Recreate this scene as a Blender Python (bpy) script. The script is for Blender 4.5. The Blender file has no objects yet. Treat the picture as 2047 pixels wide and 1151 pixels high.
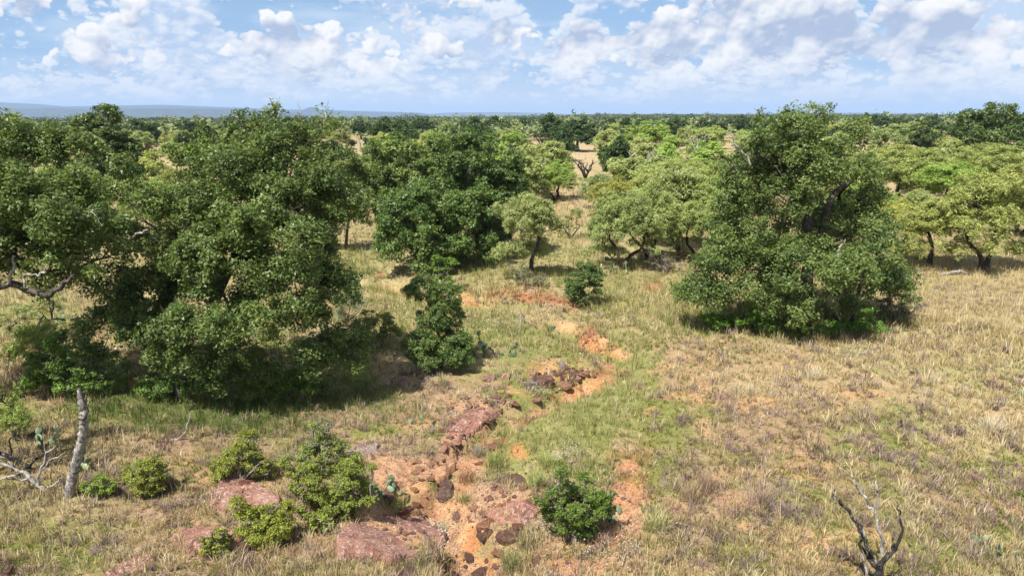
import bpy, bmesh, math, random
import numpy as np
from mathutils import Vector, Matrix

R = math.radians
scene = bpy.context.scene
col = scene.collection
rng = np.random.default_rng(11)
random.seed(5)

# ------------------------------------------------------------------ camera
CAM_H = 9.0
PITCH = R(14.23)
F = 1378.0                                  # focal length in photo pixels (2047 wide)
CX, CY = 1023.5, 575.5
cam_d = bpy.data.cameras.new('camera')
cam_d.sensor_width = 36.0
cam_d.lens = 36.0 * F / 2047.0
cam_d.clip_start = 0.1
cam_d.clip_end = 60000.0
cam = bpy.data.objects.new('camera', cam_d)
col.objects.link(cam)
cam.location = (0, 0, CAM_H)
cam.rotation_euler = (math.pi / 2 - PITCH, 0, 0)
scene.camera = cam

# ------------------------------------------------------------------ light
SUN_EL, SUN_AZ = 57.0, 218.0                # azimuth clockwise from +Y: high sun behind the camera's left shoulder
sun_dir = Vector((math.sin(R(SUN_AZ)) * math.cos(R(SUN_EL)), math.cos(R(SUN_AZ)) * math.cos(R(SUN_EL)), math.sin(R(SUN_EL))))
sun_d = bpy.data.lights.new('sun', 'SUN')
sun_d.energy = 5.0
sun_d.angle = R(0.53)
sun_d.color = (1.0, 0.955, 0.88)
sun = bpy.data.objects.new('sun', sun_d)
col.objects.link(sun)
sun.rotation_euler = sun_dir.to_track_quat('Z', 'Y').to_euler()
sun.location = (-30, -30, 60)

# ------------------------------------------------------------------ exposure
scene.view_settings.view_transform = 'Standard'
scene.view_settings.look = 'None'
scene.view_settings.exposure = 0.92
scene.view_settings.gamma = 1.0
scene.view_settings.use_curve_mapping = False
scene.render.engine = 'CYCLES'
cy = scene.cycles
cy.max_bounces = 6
cy.diffuse_bounces = 3
cy.glossy_bounces = 2
cy.transmission_bounces = 3
cy.volume_bounces = 0
cy.transparent_max_bounces = 4
cy.caustics_reflective = False
cy.caustics_refractive = False
cy.use_denoising = True
cy.sample_clamp_indirect = 4.0
scene.render.filter_size = 1.2 if hasattr(scene.render, 'filter_size') else 1.5


# ------------------------------------------------------------------ sky with fair-weather cumulus
class NT:
    """Small helper round a node tree."""
    def __init__(self, nt):
        self.nt = nt

    def n(self, kind, **kw):
        nd = self.nt.nodes.new(kind)
        for k, v in kw.items():
            setattr(nd, k, v)
        return nd

    def put(self, sock, v):
        if isinstance(v, bpy.types.NodeSocket):
            self.nt.links.new(v, sock)
        elif v is not None:
            sock.default_value = v

    def m(self, op, a=None, b=None, c=None, clamp=False):
        nd = self.n('ShaderNodeMath', operation=op, use_clamp=clamp)
        for i, v in enumerate((a, b, c)):
            self.put(nd.inputs[i], v)
        return nd.outputs[0]

    def v(self, op, a=None, b=None, scale=None):
        nd = self.n('ShaderNodeVectorMath', operation=op)
        self.put(nd.inputs[0], a)
        if b is not None:
            self.put(nd.inputs[1], b)
        if scale is not None:
            self.put(nd.inputs[3], scale)
        return nd.outputs[1] if op in ('LENGTH', 'DISTANCE', 'DOT_PRODUCT') else nd.outputs[0]

    def noise(self, vec, scale, detail=4, rough=0.5, lac=2.0, dist=0.0):
        nd = self.n('ShaderNodeTexNoise')
        self.put(nd.inputs['Vector'], vec)
        for k, v in (('Scale', scale), ('Detail', detail), ('Roughness', rough), ('Lacunarity', lac), ('Distortion', dist)):
            self.put(nd.inputs[k], v)
        return nd.outputs[0]

    def ramp(self, x, a, b, c=0.0, d=1.0, smooth=True):
        nd = self.n('ShaderNodeMapRange')
        if smooth:
            nd.interpolation_type = 'SMOOTHSTEP'
        for i, v in enumerate((x, a, b, c, d)):
            self.put(nd.inputs[i], v)
        return nd.outputs[0]

    def mix(self, f, a, b, mode='MIX'):
        nd = self.n('ShaderNodeMix', data_type='RGBA', blend_type=mode)
        self.put(nd.inputs[0], f)
        for i, v in ((6, a), (7, b)):
            self.put(nd.inputs[i], v if isinstance(v, bpy.types.NodeSocket) else (tuple(v) + (1.0,) if len(v) == 3 else v))
        return nd.outputs[2]


def px_dir(px, py):
    a, b = (px - CX) / F, -(py - CY) / F
    d = Vector((a, math.cos(PITCH) + b * math.sin(PITCH), -math.sin(PITCH) + b * math.cos(PITCH)))
    return d.normalized()


world = bpy.data.worlds.new('World')
scene.world = world
world.use_nodes = True
world.cycles.sampling_method = 'MANUAL'
world.cycles.sample_map_resolution = 256
wt = world.node_tree
wt.nodes.clear()
W = NT(wt)
sky = W.n('ShaderNodeTexSky', sky_type='NISHITA')
sky.sun_disc = False
sky.sun_elevation = R(SUN_EL)
sky.sun_rotation = R(SUN_AZ)
sky.altitude = 300.0
sky.air_density = 1.0
sky.dust_density = 0.6
sky.ozone_density = 1.6
tc = W.n('ShaderNodeTexCoord').outputs['Generated']
sep = W.n('ShaderNodeSeparateXYZ')
W.put(sep.inputs[0], tc)
zz = sep.outputs[2]
zc = W.m('MAXIMUM', zz, 0.0)

# the density of the clouds as a node group, sampled again a little nearer the sun for their shading
# the cloud masses of that afternoon (photo pixel, radius in degrees, weight)
MASSES = [(250, 90, 4.5, .10), (430, 60, 3, .07), (590, 110, 3.6, .20), (720, 60, 4, .12), (850, 120, 4, .09), (1010, 55, 2.0, .22), (990, 110, 3.2, .17),
          (1165, 80, 2.2, .24), (1120, 125, 2.0, .17), (1330, 70, 3.0, .16), (1480, 50, 4.0, .16), (1480, 140, 2.6, .10), (1640, 110, 2.6, .08), (1850, 90, 4.0, .18), (1960, 50, 4.0, .15),
          (1255, 25, 2.4, -.20), (1105, 15, 2.2, -.16), (480, 15, 2.2, -.14), (60, 60, 3.5, -.08), (960, 20, 1.2, -.06), (1010, 195, 3.0, -.08), (1700, 30, 2.0, -.06)]


def density_group(name, fine):
    grp = bpy.data.node_groups.new(name, 'ShaderNodeTree')
    grp.interface.new_socket('Vector', in_out='INPUT', socket_type='NodeSocketVector')
    grp.interface.new_socket('Density', in_out='OUTPUT', socket_type='NodeSocketFloat')
    g = NT(grp)
    gi, go = g.n('NodeGroupInput'), g.n('NodeGroupOutput')
    p = gi.outputs[0]
    big = g.noise(p, 3.4, 2, 0.5)
    mid = g.noise(p, 10.0, 3 if fine else 2, 0.5, 2.2)
    if fine:
        warp = g.n('ShaderNodeTexNoise'); g.put(warp.inputs['Vector'], p); warp.inputs['Scale'].default_value = 45.0; warp.inputs['Detail'].default_value = 3.0
        p = g.v('ADD', p, g.v('SCALE', g.v('SUBTRACT', warp.outputs['Color'], (0.5, 0.5, 0.5)), scale=0.020))
    dens = g.m('ADD', g.m('MULTIPLY', big, 0.80), g.m('MULTIPLY', mid, 0.42))
    for sc, amp in ((16.0, 0.26), (39.0, 0.18), (95.0, 0.085))[:3 if fine else 2]:
        vo = g.n('ShaderNodeTexVoronoi', feature='F1')
        g.put(vo.inputs['Vector'], p); vo.inputs['Scale'].default_value = sc
        dens = g.m('ADD', dens, g.m('MULTIPLY', g.m('SUBTRACT', 0.5, vo.outputs['Distance']), amp))
    g.put(go.inputs[0], dens)
    return grp


fine_g, soft_g = density_group('cloud_density', True), density_group('cloud_density_soft', False)


def density(grp, vec):
    nd = W.n('ShaderNodeGroup'); nd.node_tree = grp
    W.put(nd.inputs[0], vec)
    return nd.outputs[0]


def cloud_layer(scale, shift, thr, sharp):
    """Coverage and shade (0 lit, 1 in its own shadow) of one bank of cumulus."""
    def co(off):
        q = W.v('ADD', tc, off)
        return W.v('ADD', W.v('MULTIPLY', q, scale), shift)
    d0 = W.m('SUBTRACT', density(fine_g, co((0, 0, 0))), thr)
    ds = W.m('SUBTRACT', density(soft_g, co((0, 0, 0))), thr)
    d1 = W.m('SUBTRACT', density(soft_g, co((-0.009, 0, 0.020))), thr)
    df = W.m('SUBTRACT', density(fine_g, co((-0.0025, 0, 0.0045))), thr)
    cover = W.ramp(d0, 0.0, sharp * .85)
    side = W.ramp(W.m('SUBTRACT', d1, ds), -0.10, 0.10, 0.0, 1.0, False)
    small = W.ramp(W.m('SUBTRACT', df, d0), -0.05, 0.05, -0.20, 0.22, False)
    deep = W.ramp(ds, 0.03, 0.30)
    shade = W.m('ADD', W.m('ADD', W.m('MULTIPLY', side, 0.95), W.m('MULTIPLY', deep, 0.38)), small, clamp=True)
    return cover, shade


mass = 0.0
for (mx, my, mr, mw) in MASSES:
    off = W.v('MULTIPLY', W.v('SUBTRACT', tc, tuple(px_dir(mx, my))), (1.0, 1.0, 1.5))
    mass = W.m('ADD', mass, W.ramp(W.v('LENGTH', off), 0.0, math.sin(R(mr)) * 1.7, mw, 0.0))
haze_low = W.ramp(zz, 0.0, 0.026, 0.09, 0.0)
skycol = W.mix(1.0, sky.outputs[0], (0.10, 0.10, 0.10), 'MULTIPLY')
base = W.mix(W.ramp(zz, 0.02, 0.40, 0.80, 0.0), skycol, (0.32, 0.53, 0.86))
base = W.mix(W.ramp(zz, 0.0, 0.075, 0.85, 0.0), base, (0.68, 0.775, 0.905))
soft = W.noise(W.v('MULTIPLY', tc, (2.0, 2.0, 9.0)), 3.0, 4, 0.55)
base = W.mix(W.ramp(W.m('ADD', soft, W.m('MULTIPLY', mass, 0.9)), 0.42, 0.68, 0.0, 0.60), base, (0.66, 0.77, 0.92))
c1, s1 = cloud_layer((1.45, 1.45, 2.3), (3.1, 7.7, 0.4), W.m('ADD', W.m('SUBTRACT', 0.565, W.m('MULTIPLY', mass, 0.25)), haze_low), 0.09)
c2, s2 = cloud_layer((0.92, 0.92, 1.1), (0.3, 1.7, 2.4), W.m('ADD', W.m('SUBTRACT', 0.675, mass), haze_low), 0.042)
far_c = W.mix(s1, (0.87, 0.90, 0.95), (0.48, 0.61, 0.83))
near_c = W.mix(s2, (0.97, 0.965, 0.97), (0.43, 0.52, 0.70))
full = W.mix(W.m('MULTIPLY', c1, W.ramp(zz, 0.006, 0.045, 0.1, 0.78)), base, far_c)
full = W.mix(W.m('MULTIPLY', c2, W.ramp(zz, 0.02, 0.07, 0.1, 0.97)), full, near_c)
c3, s3 = cloud_layer((2.9, 2.9, 6.5), (5.3, 2.2, 1.4), W.m('SUBTRACT', 0.60, W.m('MULTIPLY', mass, 0.15)), 0.12)
band = W.m('MULTIPLY', W.ramp(zz, 0.004, 0.020), W.ramp(zz, 0.055, 0.095, 0.60, 0.0))
full = W.mix(W.m('MULTIPLY', c3, band), full, W.mix(s3, (0.88, 0.91, 0.955), (0.60, 0.70, 0.87)))
bg = W.n('ShaderNodeBackground')
W.put(bg.inputs[0], full)
bg.inputs[1].default_value = 0.56
wo = W.n('ShaderNodeOutputWorld')
wt.links.new(bg.outputs[0], wo.inputs[0])


# ------------------------------------------------------------------ noise
def _h(ix, iy, seed):
    n = (ix.astype(np.int64) * 374761393 + iy.astype(np.int64) * 668265263 + seed * 974634777) & 0x7fffffff
    n = ((n ^ (n >> 13)) * 1274126177) & 0x7fffffff
    n = n ^ (n >> 16)
    return (n & 0xffff) / 65535.0


def vnoise(x, y, seed=0):
    x, y = np.asarray(x, float), np.asarray(y, float)
    ix, iy = np.floor(x), np.floor(y)
    fx, fy = x - ix, y - iy
    fx, fy = fx * fx * (3 - 2 * fx), fy * fy * (3 - 2 * fy)
    a, b, c, d = _h(ix, iy, seed), _h(ix + 1, iy, seed), _h(ix, iy + 1, seed), _h(ix + 1, iy + 1, seed)
    return (a + (b - a) * fx) * (1 - fy) + (c + (d - c) * fx) * fy


def fbm(x, y, octv=4, seed=0, rough=0.5):
    s, amp, tot, f = 0.0, 1.0, 0.0, 1.0
    for o in range(octv):
        s = s + amp * vnoise(np.asarray(x) * f + 17.3 * o, np.asarray(y) * f - 9.1 * o, seed + o * 31)
        tot += amp
        amp *= rough
        f *= 2.03
    return s / tot


def sstep(x, a, b):
    t = np.clip((np.asarray(x, float) - a) / (b - a), 0, 1)
    return t * t * (3 - 2 * t)


# ------------------------------------------------------------------ camera geometry (photo pixels -> places on the land)
SP, CP = math.sin(PITCH), math.cos(PITCH)


def ray(px, py):
    a, b = (px - CX) / F, -(py - CY) / F
    return np.array([a, CP + b * SP, -SP + b * CP])


def proj(x, y, z):
    dz = np.asarray(z) - CAM_H
    dep = y * CP - dz * SP
    up = y * SP + dz * CP
    dep = np.maximum(dep, 0.05)
    return CX + F * x / dep, CY - F * up / dep, dep


def flat(px, py, z=0.0):
    d = ray(px, py)
    t = (CAM_H - z) / -d[2]
    return np.array([d[0] * t, d[1] * t])


CREEK = np.array([flat(*p) for p in ((700, 545), (800, 560), (880, 590), (960, 608), (1040, 612), (1110, 640), (1160, 668), (1200, 690), (1232, 715),
                                     (1205, 745), (1150, 772), (1080, 800), (1000, 835), (950, 870), (915, 920), (880, 965), (890, 1010), (930, 1050), (940, 1100), (950, 1200), (960, 1400))])


def polydist(x, y, P):
    best = np.full(np.shape(x), 1e9)
    for (ax, ay), (bx, by) in zip(P[:-1], P[1:]):
        dx, dy = bx - ax, by - ay
        t = np.clip(((x - ax) * dx + (y - ay) * dy) / (dx * dx + dy * dy), 0, 1)
        best = np.minimum(best, np.hypot(x - ax - t * dx, y - ay - t * dy))
    return best


HOLES = [(*flat(850, 985), 0.85, .55), (*flat(800, 990), 0.5, .40), (*flat(1032, 925), 0.7, .45), (*flat(1125, 755), 1.3, .35), (*flat(940, 1090), .8, .30), (*flat(1220, 1025), 0.35, .35)]
RISES = [(*flat(700, 930), 2.2, .30), (*flat(690, 1080), 1.6, .22), (*flat(1060, 585), 3.2, .45), (*flat(1500, 800), 9.0, .35), (*flat(480, 985), 1.5, .2)]


def height(x, y):
    x, y = np.asarray(x, float), np.asarray(y, float)
    r = np.hypot(x, y)
    h = (fbm(x / 7.0, y / 7.0, 4, 3) - 0.5) * 0.45 + (fbm(x / 45.0, y / 45.0, 3, 8) - 0.5) * 1.2 * sstep(r, 15, 90)
    c = polydist(x, y, CREEK)
    h = h - 0.16 * np.exp(-(c / 0.75) ** 2) - 0.35 * np.exp(-(c / 4.0) ** 2)
    cn = c + (fbm(x / .8, y / .8, 4, 61, .6) - .5) * 1.1
    h = h - 0.34 * (1 - sstep(cn, .42, .66)) * (r < 60)
    for (hx, hy, hr, hd) in HOLES:
        h = h - hd * np.exp(-((x - hx) ** 2 + (y - hy) ** 2) / hr ** 2)
    for (hx, hy, hr, hd) in RISES:
        h = h + hd * np.exp(-((x - hx) ** 2 + (y - hy) ** 2) / hr ** 2)
    fine = (fbm(x / 0.55, y / 0.55, 4, 21, 0.6) - 0.5)
    h = h + fine * 0.13 * (1 - sstep(r, 30, 70))
    h = h + 1.2 * sstep(r, 70, 260) * sstep(x, 0, 120)
    left = 1 - sstep(x / np.maximum(r, 1), -0.30, 0.15)
    h = h - 30.0 * left * sstep(r, 700, 3000) - 12.0 * sstep(r, 1500, 4000)
    return h


def at(px, py):
    """The point of the land seen at a photo pixel."""
    d = ray(px, py)
    z = 0.0
    for _ in range(12):
        t = (CAM_H - z) / -d[2]
        z = 0.5 * z + 0.5 * float(height(d[0] * t, d[1] * t))
    t = (CAM_H - z) / -d[2]
    return Vector((d[0] * t, d[1] * t, float(height(d[0] * t, d[1] * t))))


def plane(px, py, Y):
    """x, z of a photo pixel on the upright plane at distance Y."""
    d = ray(px, py)
    t = Y / d[1]
    return d[0] * t, CAM_H + d[2] * t


# ------------------------------------------------------------------ meshes and things
def make_mesh(name, V, T, col_face=None, tint=None, smooth=False, uv=None):
    V = np.ascontiguousarray(V, np.float32); T = np.ascontiguousarray(T, np.int32)
    me = bpy.data.meshes.new(name)
    me.vertices.add(len(V)); me.vertices.foreach_set('co', V.ravel())
    me.loops.add(T.size); me.loops.foreach_set('vertex_index', T.ravel())
    me.polygons.add(len(T)); me.polygons.foreach_set('loop_start', np.arange(0, T.size, T.shape[1], dtype=np.int32))
    if smooth:
        me.polygons.foreach_set('use_smooth', np.ones(len(T), bool))
    if col_face is not None:
        a = me.attributes.new('col', 'FLOAT_COLOR', 'FACE')
        c = np.ones((len(T), 4), np.float32); c[:, :3] = col_face
        a.data.foreach_set('color', c.ravel())
    if tint is not None:
        a = me.attributes.new('tint', 'FLOAT', 'FACE')
        a.data.foreach_set('value', np.ascontiguousarray(tint, np.float32))
    me.update(calc_edges=True)
    return me


def link(name, me, mat=None, parent=None, loc=(0, 0, 0), **props):
    o = bpy.data.objects.new(name, me)
    col.objects.link(o)
    o.location = loc
    if mat is not None and me is not None and not me.materials:
        me.materials.append(mat)
    if parent is not None:
        o.parent = parent
    for k_, v_ in props.items():
        o[k_] = v_
    return o


def thing(name, label, cat, loc=(0, 0, 0), group=None):
    o = bpy.data.objects.new(name, None)
    o.empty_display_size = 0.3
    col.objects.link(o)
    o.location = loc
    o['label'] = label
    o['category'] = cat
    if group:
        o['group'] = group
    return o


def copy_tree(root, label, group=None):
    r = root.copy(); col.objects.link(r)
    r['label'] = label
    if group:
        r['group'] = group
    elif 'group' in r:
        del r['group']
    for ch in root.children:
        c_ = ch.copy(); col.objects.link(c_); c_.parent = r
        c_.matrix_parent_inverse = ch.matrix_parent_inverse
        for g_ in ch.children:
            d_ = g_.copy(); col.objects.link(d_); d_.parent = c_
    return r


def cat_parts(parts):
    """Join (V, T) pairs."""
    vs, ts, off = [], [], 0
    for V_, T_ in parts:
        vs.append(V_); ts.append(T_ + off); off += len(V_)
    return np.concatenate(vs), np.concatenate(ts)


# ------------------------------------------------------------------ materials
def new_mat(name):
    m = bpy.data.materials.new(name)
    m.use_nodes = True
    m.node_tree.nodes.clear()
    M = NT(m.node_tree)
    out = M.n('ShaderNodeOutputMaterial')
    return m, M, out


def principled(M, color, rough=0.8, spec=0.3, normal=None):
    b = M.n('ShaderNodeBsdfPrincipled')
    M.put(b.inputs['Base Color'], color if isinstance(color, bpy.types.NodeSocket) else tuple(color) + (1.0,))
    M.put(b.inputs['Roughness'], rough)
    M.put(b.inputs['Specular IOR Level'], spec)
    if normal is not None:
        M.put(b.inputs['Normal'], normal)
    return b


def bump(M, h, strength=0.5, dist=0.05):
    b = M.n('ShaderNodeBump')
    M.put(b.inputs['Height'], h); b.inputs['Strength'].default_value = strength; b.inputs['Distance'].default_value = dist
    return b.outputs[0]


def leaf_mat(name, dark, light, trans=0.25, rough=0.45, spec=0.4, back=None):
    m, M, out = new_mat(name)
    t = M.n('ShaderNodeAttribute', attribute_name='tint').outputs['Fac']
    c = M.mix(t, dark, light)
    oc = M.n('ShaderNodeObjectInfo').outputs['Color']
    c = M.mix(1.0, c, oc, 'MULTIPLY')
    p = principled(M, c, rough, spec)
    tr = M.n('ShaderNodeBsdfTranslucent')
    M.put(tr.inputs[0], M.mix(1.0, c, (1.25, 1.3, 0.7), 'MULTIPLY'))
    mx = M.n('ShaderNodeMixShader')
    mx.inputs[0].default_value = trans
    M.nt.links.new(p.outputs[0], mx.inputs[1]); M.nt.links.new(tr.outputs[0], mx.inputs[2])
    M.nt.links.new(mx.outputs[0], out.inputs[0])
    return m


def bark_mat(name, dark, light, scale=6.0, lo=.36, hi=.64):
    m, M, out = new_mat(name)
    co = M.n('ShaderNodeTexCoord').outputs['Object']
    st = M.v('MULTIPLY', co, (1.0, 1.0, 0.35))
    a = M.noise(st, scale * 3, 5, 0.65)
    b = M.noise(co, scale * 0.5, 3, 0.5)
    f = M.ramp(M.m('ADD', M.m('MULTIPLY', a, 0.65), M.m('MULTIPLY', b, 0.35)), lo, hi)
    c = M.mix(f, dark, light)
    p = principled(M, c, 0.9, 0.15, bump(M, a, 0.8, 0.04))
    M.nt.links.new(p.outputs[0], out.inputs[0])
    return m


def col_mat(name, rough=0.8, spec=0.15, trans=0.2):
    m, M, out = new_mat(name)
    c = M.n('ShaderNodeAttribute', attribute_name='col').outputs['Color']
    p = principled(M, c, rough, spec)
    tr = M.n('ShaderNodeBsdfTranslucent'); M.put(tr.inputs[0], c)
    mx = M.n('ShaderNodeMixShader'); mx.inputs[0].default_value = trans
    M.nt.links.new(p.outputs[0], mx.inputs[1]); M.nt.links.new(tr.outputs[0], mx.inputs[2])
    M.nt.links.new(mx.outputs[0], out.inputs[0])
    return m


def rock_mat(name, a, b, c, scale=3.0, rough=0.85):
    """Sandstone: two stone colours and a lichen or stain colour in patches."""
    m, M, out = new_mat(name)
    co = M.n('ShaderNodeTexCoord').outputs['Object']
    oi = M.n('ShaderNodeObjectInfo')
    co = M.v('ADD', co, M.v('SCALE', (7.1, 3.3, 5.7), scale=oi.outputs['Random']))
    n1 = M.noise(co, scale, 5, 0.6)
    n2 = M.noise(co, scale * 4.0, 6, 0.7, dist=0.6)
    n3 = M.noise(co, scale * 16, 4, 0.65)
    ck = M.n('ShaderNodeTexVoronoi', feature='DISTANCE_TO_EDGE')
    M.put(ck.inputs['Vector'], M.v('ADD', co, M.v('SCALE', (1.0, 1.0, 1.0), scale=M.m('MULTIPLY', n2, .25)))); ck.inputs['Scale'].default_value = scale * .45
    crack = M.ramp(ck.outputs['Distance'], 0.0, .035, 1.0, 0.0)
    k_ = M.mix(M.ramp(n1, 0.38, 0.62), a, b)
    k_ = M.mix(M.ramp(n2, 0.50, 0.62, 0.0, 0.9), k_, c)
    k_ = M.mix(0.8, k_, M.mix(M.ramp(n3, 0.3, 0.7), (0.30, 0.30, 0.30), (0.70, 0.70, 0.70)), 'OVERLAY')
    k_ = M.mix(M.m('MULTIPLY', crack, M.ramp(n1, .45, .6, 0.0, .55)), k_, (.10, .065, .05))
    k_ = M.mix(1.0, k_, oi.outputs['Color'], 'MULTIPLY')
    hh = M.m('SUBTRACT', M.m('ADD', n3, M.m('MULTIPLY', n2, 2.5)), M.m('MULTIPLY', crack, .8))
    p = principled(M, k_, rough, 0.2, bump(M, hh, 0.9, 0.05))
    M.nt.links.new(p.outputs[0], out.inputs[0])
    return m


M_OAK = leaf_mat('oak_leaf', (0.051, 0.089, 0.022), (0.190, 0.250, 0.068), 0.34, 0.46, 0.32)
M_OAK_DARK = leaf_mat('dark_oak_leaf', (0.042, 0.080, 0.021), (0.150, 0.205, 0.056), 0.32, 0.46, 0.32)
M_MESQ = leaf_mat('mesquite_leaf', (0.215, 0.258, 0.080), (0.410, 0.445, 0.195), 0.38, 0.6, 0.25)
M_BUSH = leaf_mat('bush_leaf', (0.125, 0.160, 0.030), (0.300, 0.330, 0.078), 0.28, 0.5, 0.3)
M_BARK = bark_mat('dark_bark', (0.030, 0.025, 0.021), (0.125, 0.105, 0.085))
M_MBARK = bark_mat('mesquite_bark', (0.022, 0.018, 0.015), (0.090, 0.068, 0.050))
M_GREY = bark_mat('grey_dead_wood', (0.16, 0.14, 0.125), (0.42, 0.39, 0.36), 5.0)
M_CHAR = bark_mat('blackened_dead_wood', (0.028, 0.024, 0.022), (0.26, 0.24, 0.22), 5.0, .50, .68)
M_BLADE = col_mat('grass_blade', 0.75, 0.2, 0.25)


# ------------------------------------------------------------------ what covers the land
# (photo px, py, half width, half height, tilt in degrees, weight)
SAND = [(955, 604, 52, 9, 4, .95), (925, 594, 20, 13, 0, .8), (1135, 656, 32, 10, 10, .9), (1235, 711, 18, 12, 0, 1.0), (1165, 775, 52, 14, -18, 1.0), (1125, 790, 24, 9, -18, .8), (1195, 760, 24, 12, -30, .8),
        (948, 1075, 26, 34, 0, 1.0), (942, 1122, 34, 22, 0, .9), (830, 965, 20, 14, 0, .8), (1105, 740, 20, 12, 0, .6), (1200, 690, 14, 22, 20, .6)]
REDS = [(1085, 598, 75, 13, 6, 1.0), (1000, 590, 40, 12, 0, .8), (1140, 610, 30, 14, 15, .7), (930, 590, 20, 14, 0, .5), (1180, 680, 22, 26, -30, .9), (1215, 698, 20, 10, 0, .7), (1090, 745, 45, 22, 0, .55),
        (1300, 580, 26, 12, 0, .7), (1030, 905, 26, 16, 0, .9), (940, 1140, 60, 30, 0, .8), (1140, 1130, 80, 26, 0, .5), (1260, 960, 40, 60, 0, .6), (1235, 1085, 40, 12, 0, .8), (910, 640, 10, 8, 0, .5), (280, 775, 26, 14, 0, .8), (780, 580, 40, 14, 0, .35)]
BARE = [(1255, 935, 24, 14, 0, 1.0), (1252, 985, 36, 24, 0, 1.0), (1255, 1045, 34, 34, 0, 1.0), (1325, 990, 26, 8, 0, .6), (1465, 1000, 48, 20, 0, .85), (1395, 800, 14, 5, 0, .5), (1525, 918, 24, 6, 0, .6), (1825, 962, 22, 8, 0, .6), (1910, 1000, 26, 9, 0, .4),
        (1170, 1130, 110, 22, 0, .8), (1100, 1085, 40, 16, 0, .6), (860, 930, 110, 20, 5, 1.0), (905, 895, 30, 60, 25, .9), (940, 850, 46, 22, -10, .8), (950, 815, 60, 20, 0, .5), (1000, 1010, 120, 40, -8, .85), (1085, 985, 40, 30, 0, .7),
        (705, 895, 46, 18, 0, .5), (760, 1050, 140, 60, -12, .8), (480, 990, 70, 34, 0, .6), (640, 690, 40, 12, 0, .35), (1265, 895, 18, 6, 0, .5), (190, 1095, 26, 10, 0, .5), (1300, 440, 30, 60, 0, .2), (1120, 1010, 22, 30, 0, .6), (1690, 975, 22, 9, 0, .5)]
LUSH = [(830, 660, 110, 60, 0, .5), (960, 720, 110, 40, 0, .5), (1100, 540, 170, 44, 0, .5), (1290, 620, 130, 70, 0, .5), (880, 610, 140, 40, 0, .45), (980, 680, 90, 40, 0, .6), (1250, 560, 90, 40, 0, .45), (1130, 870, 110, 80, -30, 1.0), (1210, 800, 90, 50, -40, .9), (1250, 740, 60, 40, -30, .9), (1060, 905, 60, 70, 0, .8), (1010, 870, 60, 40, 0, .8), (1100, 700, 120, 34, 0, .55), (1260, 660, 80, 60, 0, .4), (690, 520, 80, 26, 20, .9), (740, 560, 60, 30, 30, .9),
        (940, 560, 80, 20, 0, .4), (770, 1010, 70, 18, 0, .5), (860, 1030, 60, 14, 0, .7), (1110, 500, 60, 30, 0, .4), (1440, 640, 70, 20, 0, .9), (1600, 660, 160, 22, 0, .5), (60, 640, 110, 40, 0, .7), (940, 945, 60, 30, 0, .4), (900, 1130, 120, 16, 0, .5)]
DEEP = [(450, 830, 190, 40, 0, 1.0), (230, 800, 90, 40, 0, .9), (560, 790, 90, 50, 0, .9), (700, 790, 110, 40, 10, .8), (320, 840, 120, 30, 0, .8), (560, 730, 60, 40, 0, .6), (1600, 645, 190, 26, 0, .8), (1465, 640, 80, 20, 0, .8), (690, 545, 60, 24, 20, .7), (1040, 515, 60, 14, 0, .3)]  # rich green grass under the trees, their shade painted into its colour
PALE = [(1850, 660, 260, 90, 0, .9), (2000, 560, 140, 60, 0, .9), (1330, 620, 90, 40, -20, .7), (1160, 420, 50, 70, 0, .9), (1960, 850, 110, 70, 0, .8), (1560, 760, 160, 40, 0, .4), (1880, 760, 140, 60, 0, .6), (820, 730, 60, 30, 0, .5), (1280, 540, 60, 30, 0, .6), (320, 340, 120, 40, 0, .9),
        (120, 640, 110, 60, 0, .7), (1460, 980, 120, 40, 0, .6), (640, 470, 60, 30, 0, .6), (730, 650, 60, 50, 0, .6), (2000, 320, 80, 30, 0, 1.0), (120, 1020, 140, 30, 0, .5), (1130, 310, 120, 20, 0, 1.0)]
LITTER = [(790, 905, 110, 30, 0, 1.0), (640, 830, 90, 26, -8, .7), (330, 880, 180, 26, 0, .8), (500, 900, 60, 40, 0, .7), (250, 1000, 90, 40, 0, .8), (330, 1020, 80, 40, 0, .7), (740, 1010, 60, 40, 0, .7), (640, 1100, 80, 30, 0, .6), (1060, 570, 50, 16, 0, .8), (1320, 530, 80, 20, 0, .7),
          (1450, 1040, 160, 50, 0, .7), (870, 795, 100, 30, 0, .6), (420, 1130, 120, 30, 0, .5), (1500, 900, 160, 80, 0, .4), (1800, 1000, 200, 80, 0, .35), (950, 960, 40, 26, 0, .9), (1960, 600, 90, 30, 0, .7), (60, 900, 120, 60, 0, .6)]


def cover(px, py, spec, soft=0.45):
    out = np.zeros(np.shape(px))
    for (cx_, cy_, rx, ry, ang, w_) in spec:
        near_ = (np.abs(px - cx_) < 2.2 * (rx + ry)) & (np.abs(py - cy_) < 2.2 * (rx + ry))
        if not near_.any():
            continue
        a_ = R(ang)
        dx, dy = px[near_] - cx_, py[near_] - cy_
        u, v_ = (dx * math.cos(a_) + dy * math.sin(a_)) / rx, (-dx * math.sin(a_) + dy * math.cos(a_)) / ry
        d_ = np.sqrt(u * u + v_ * v_)
        out[near_] = np.maximum(out[near_], w_ * (1 - sstep(d_, 1 - soft, 1 + soft)))
    return out


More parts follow.
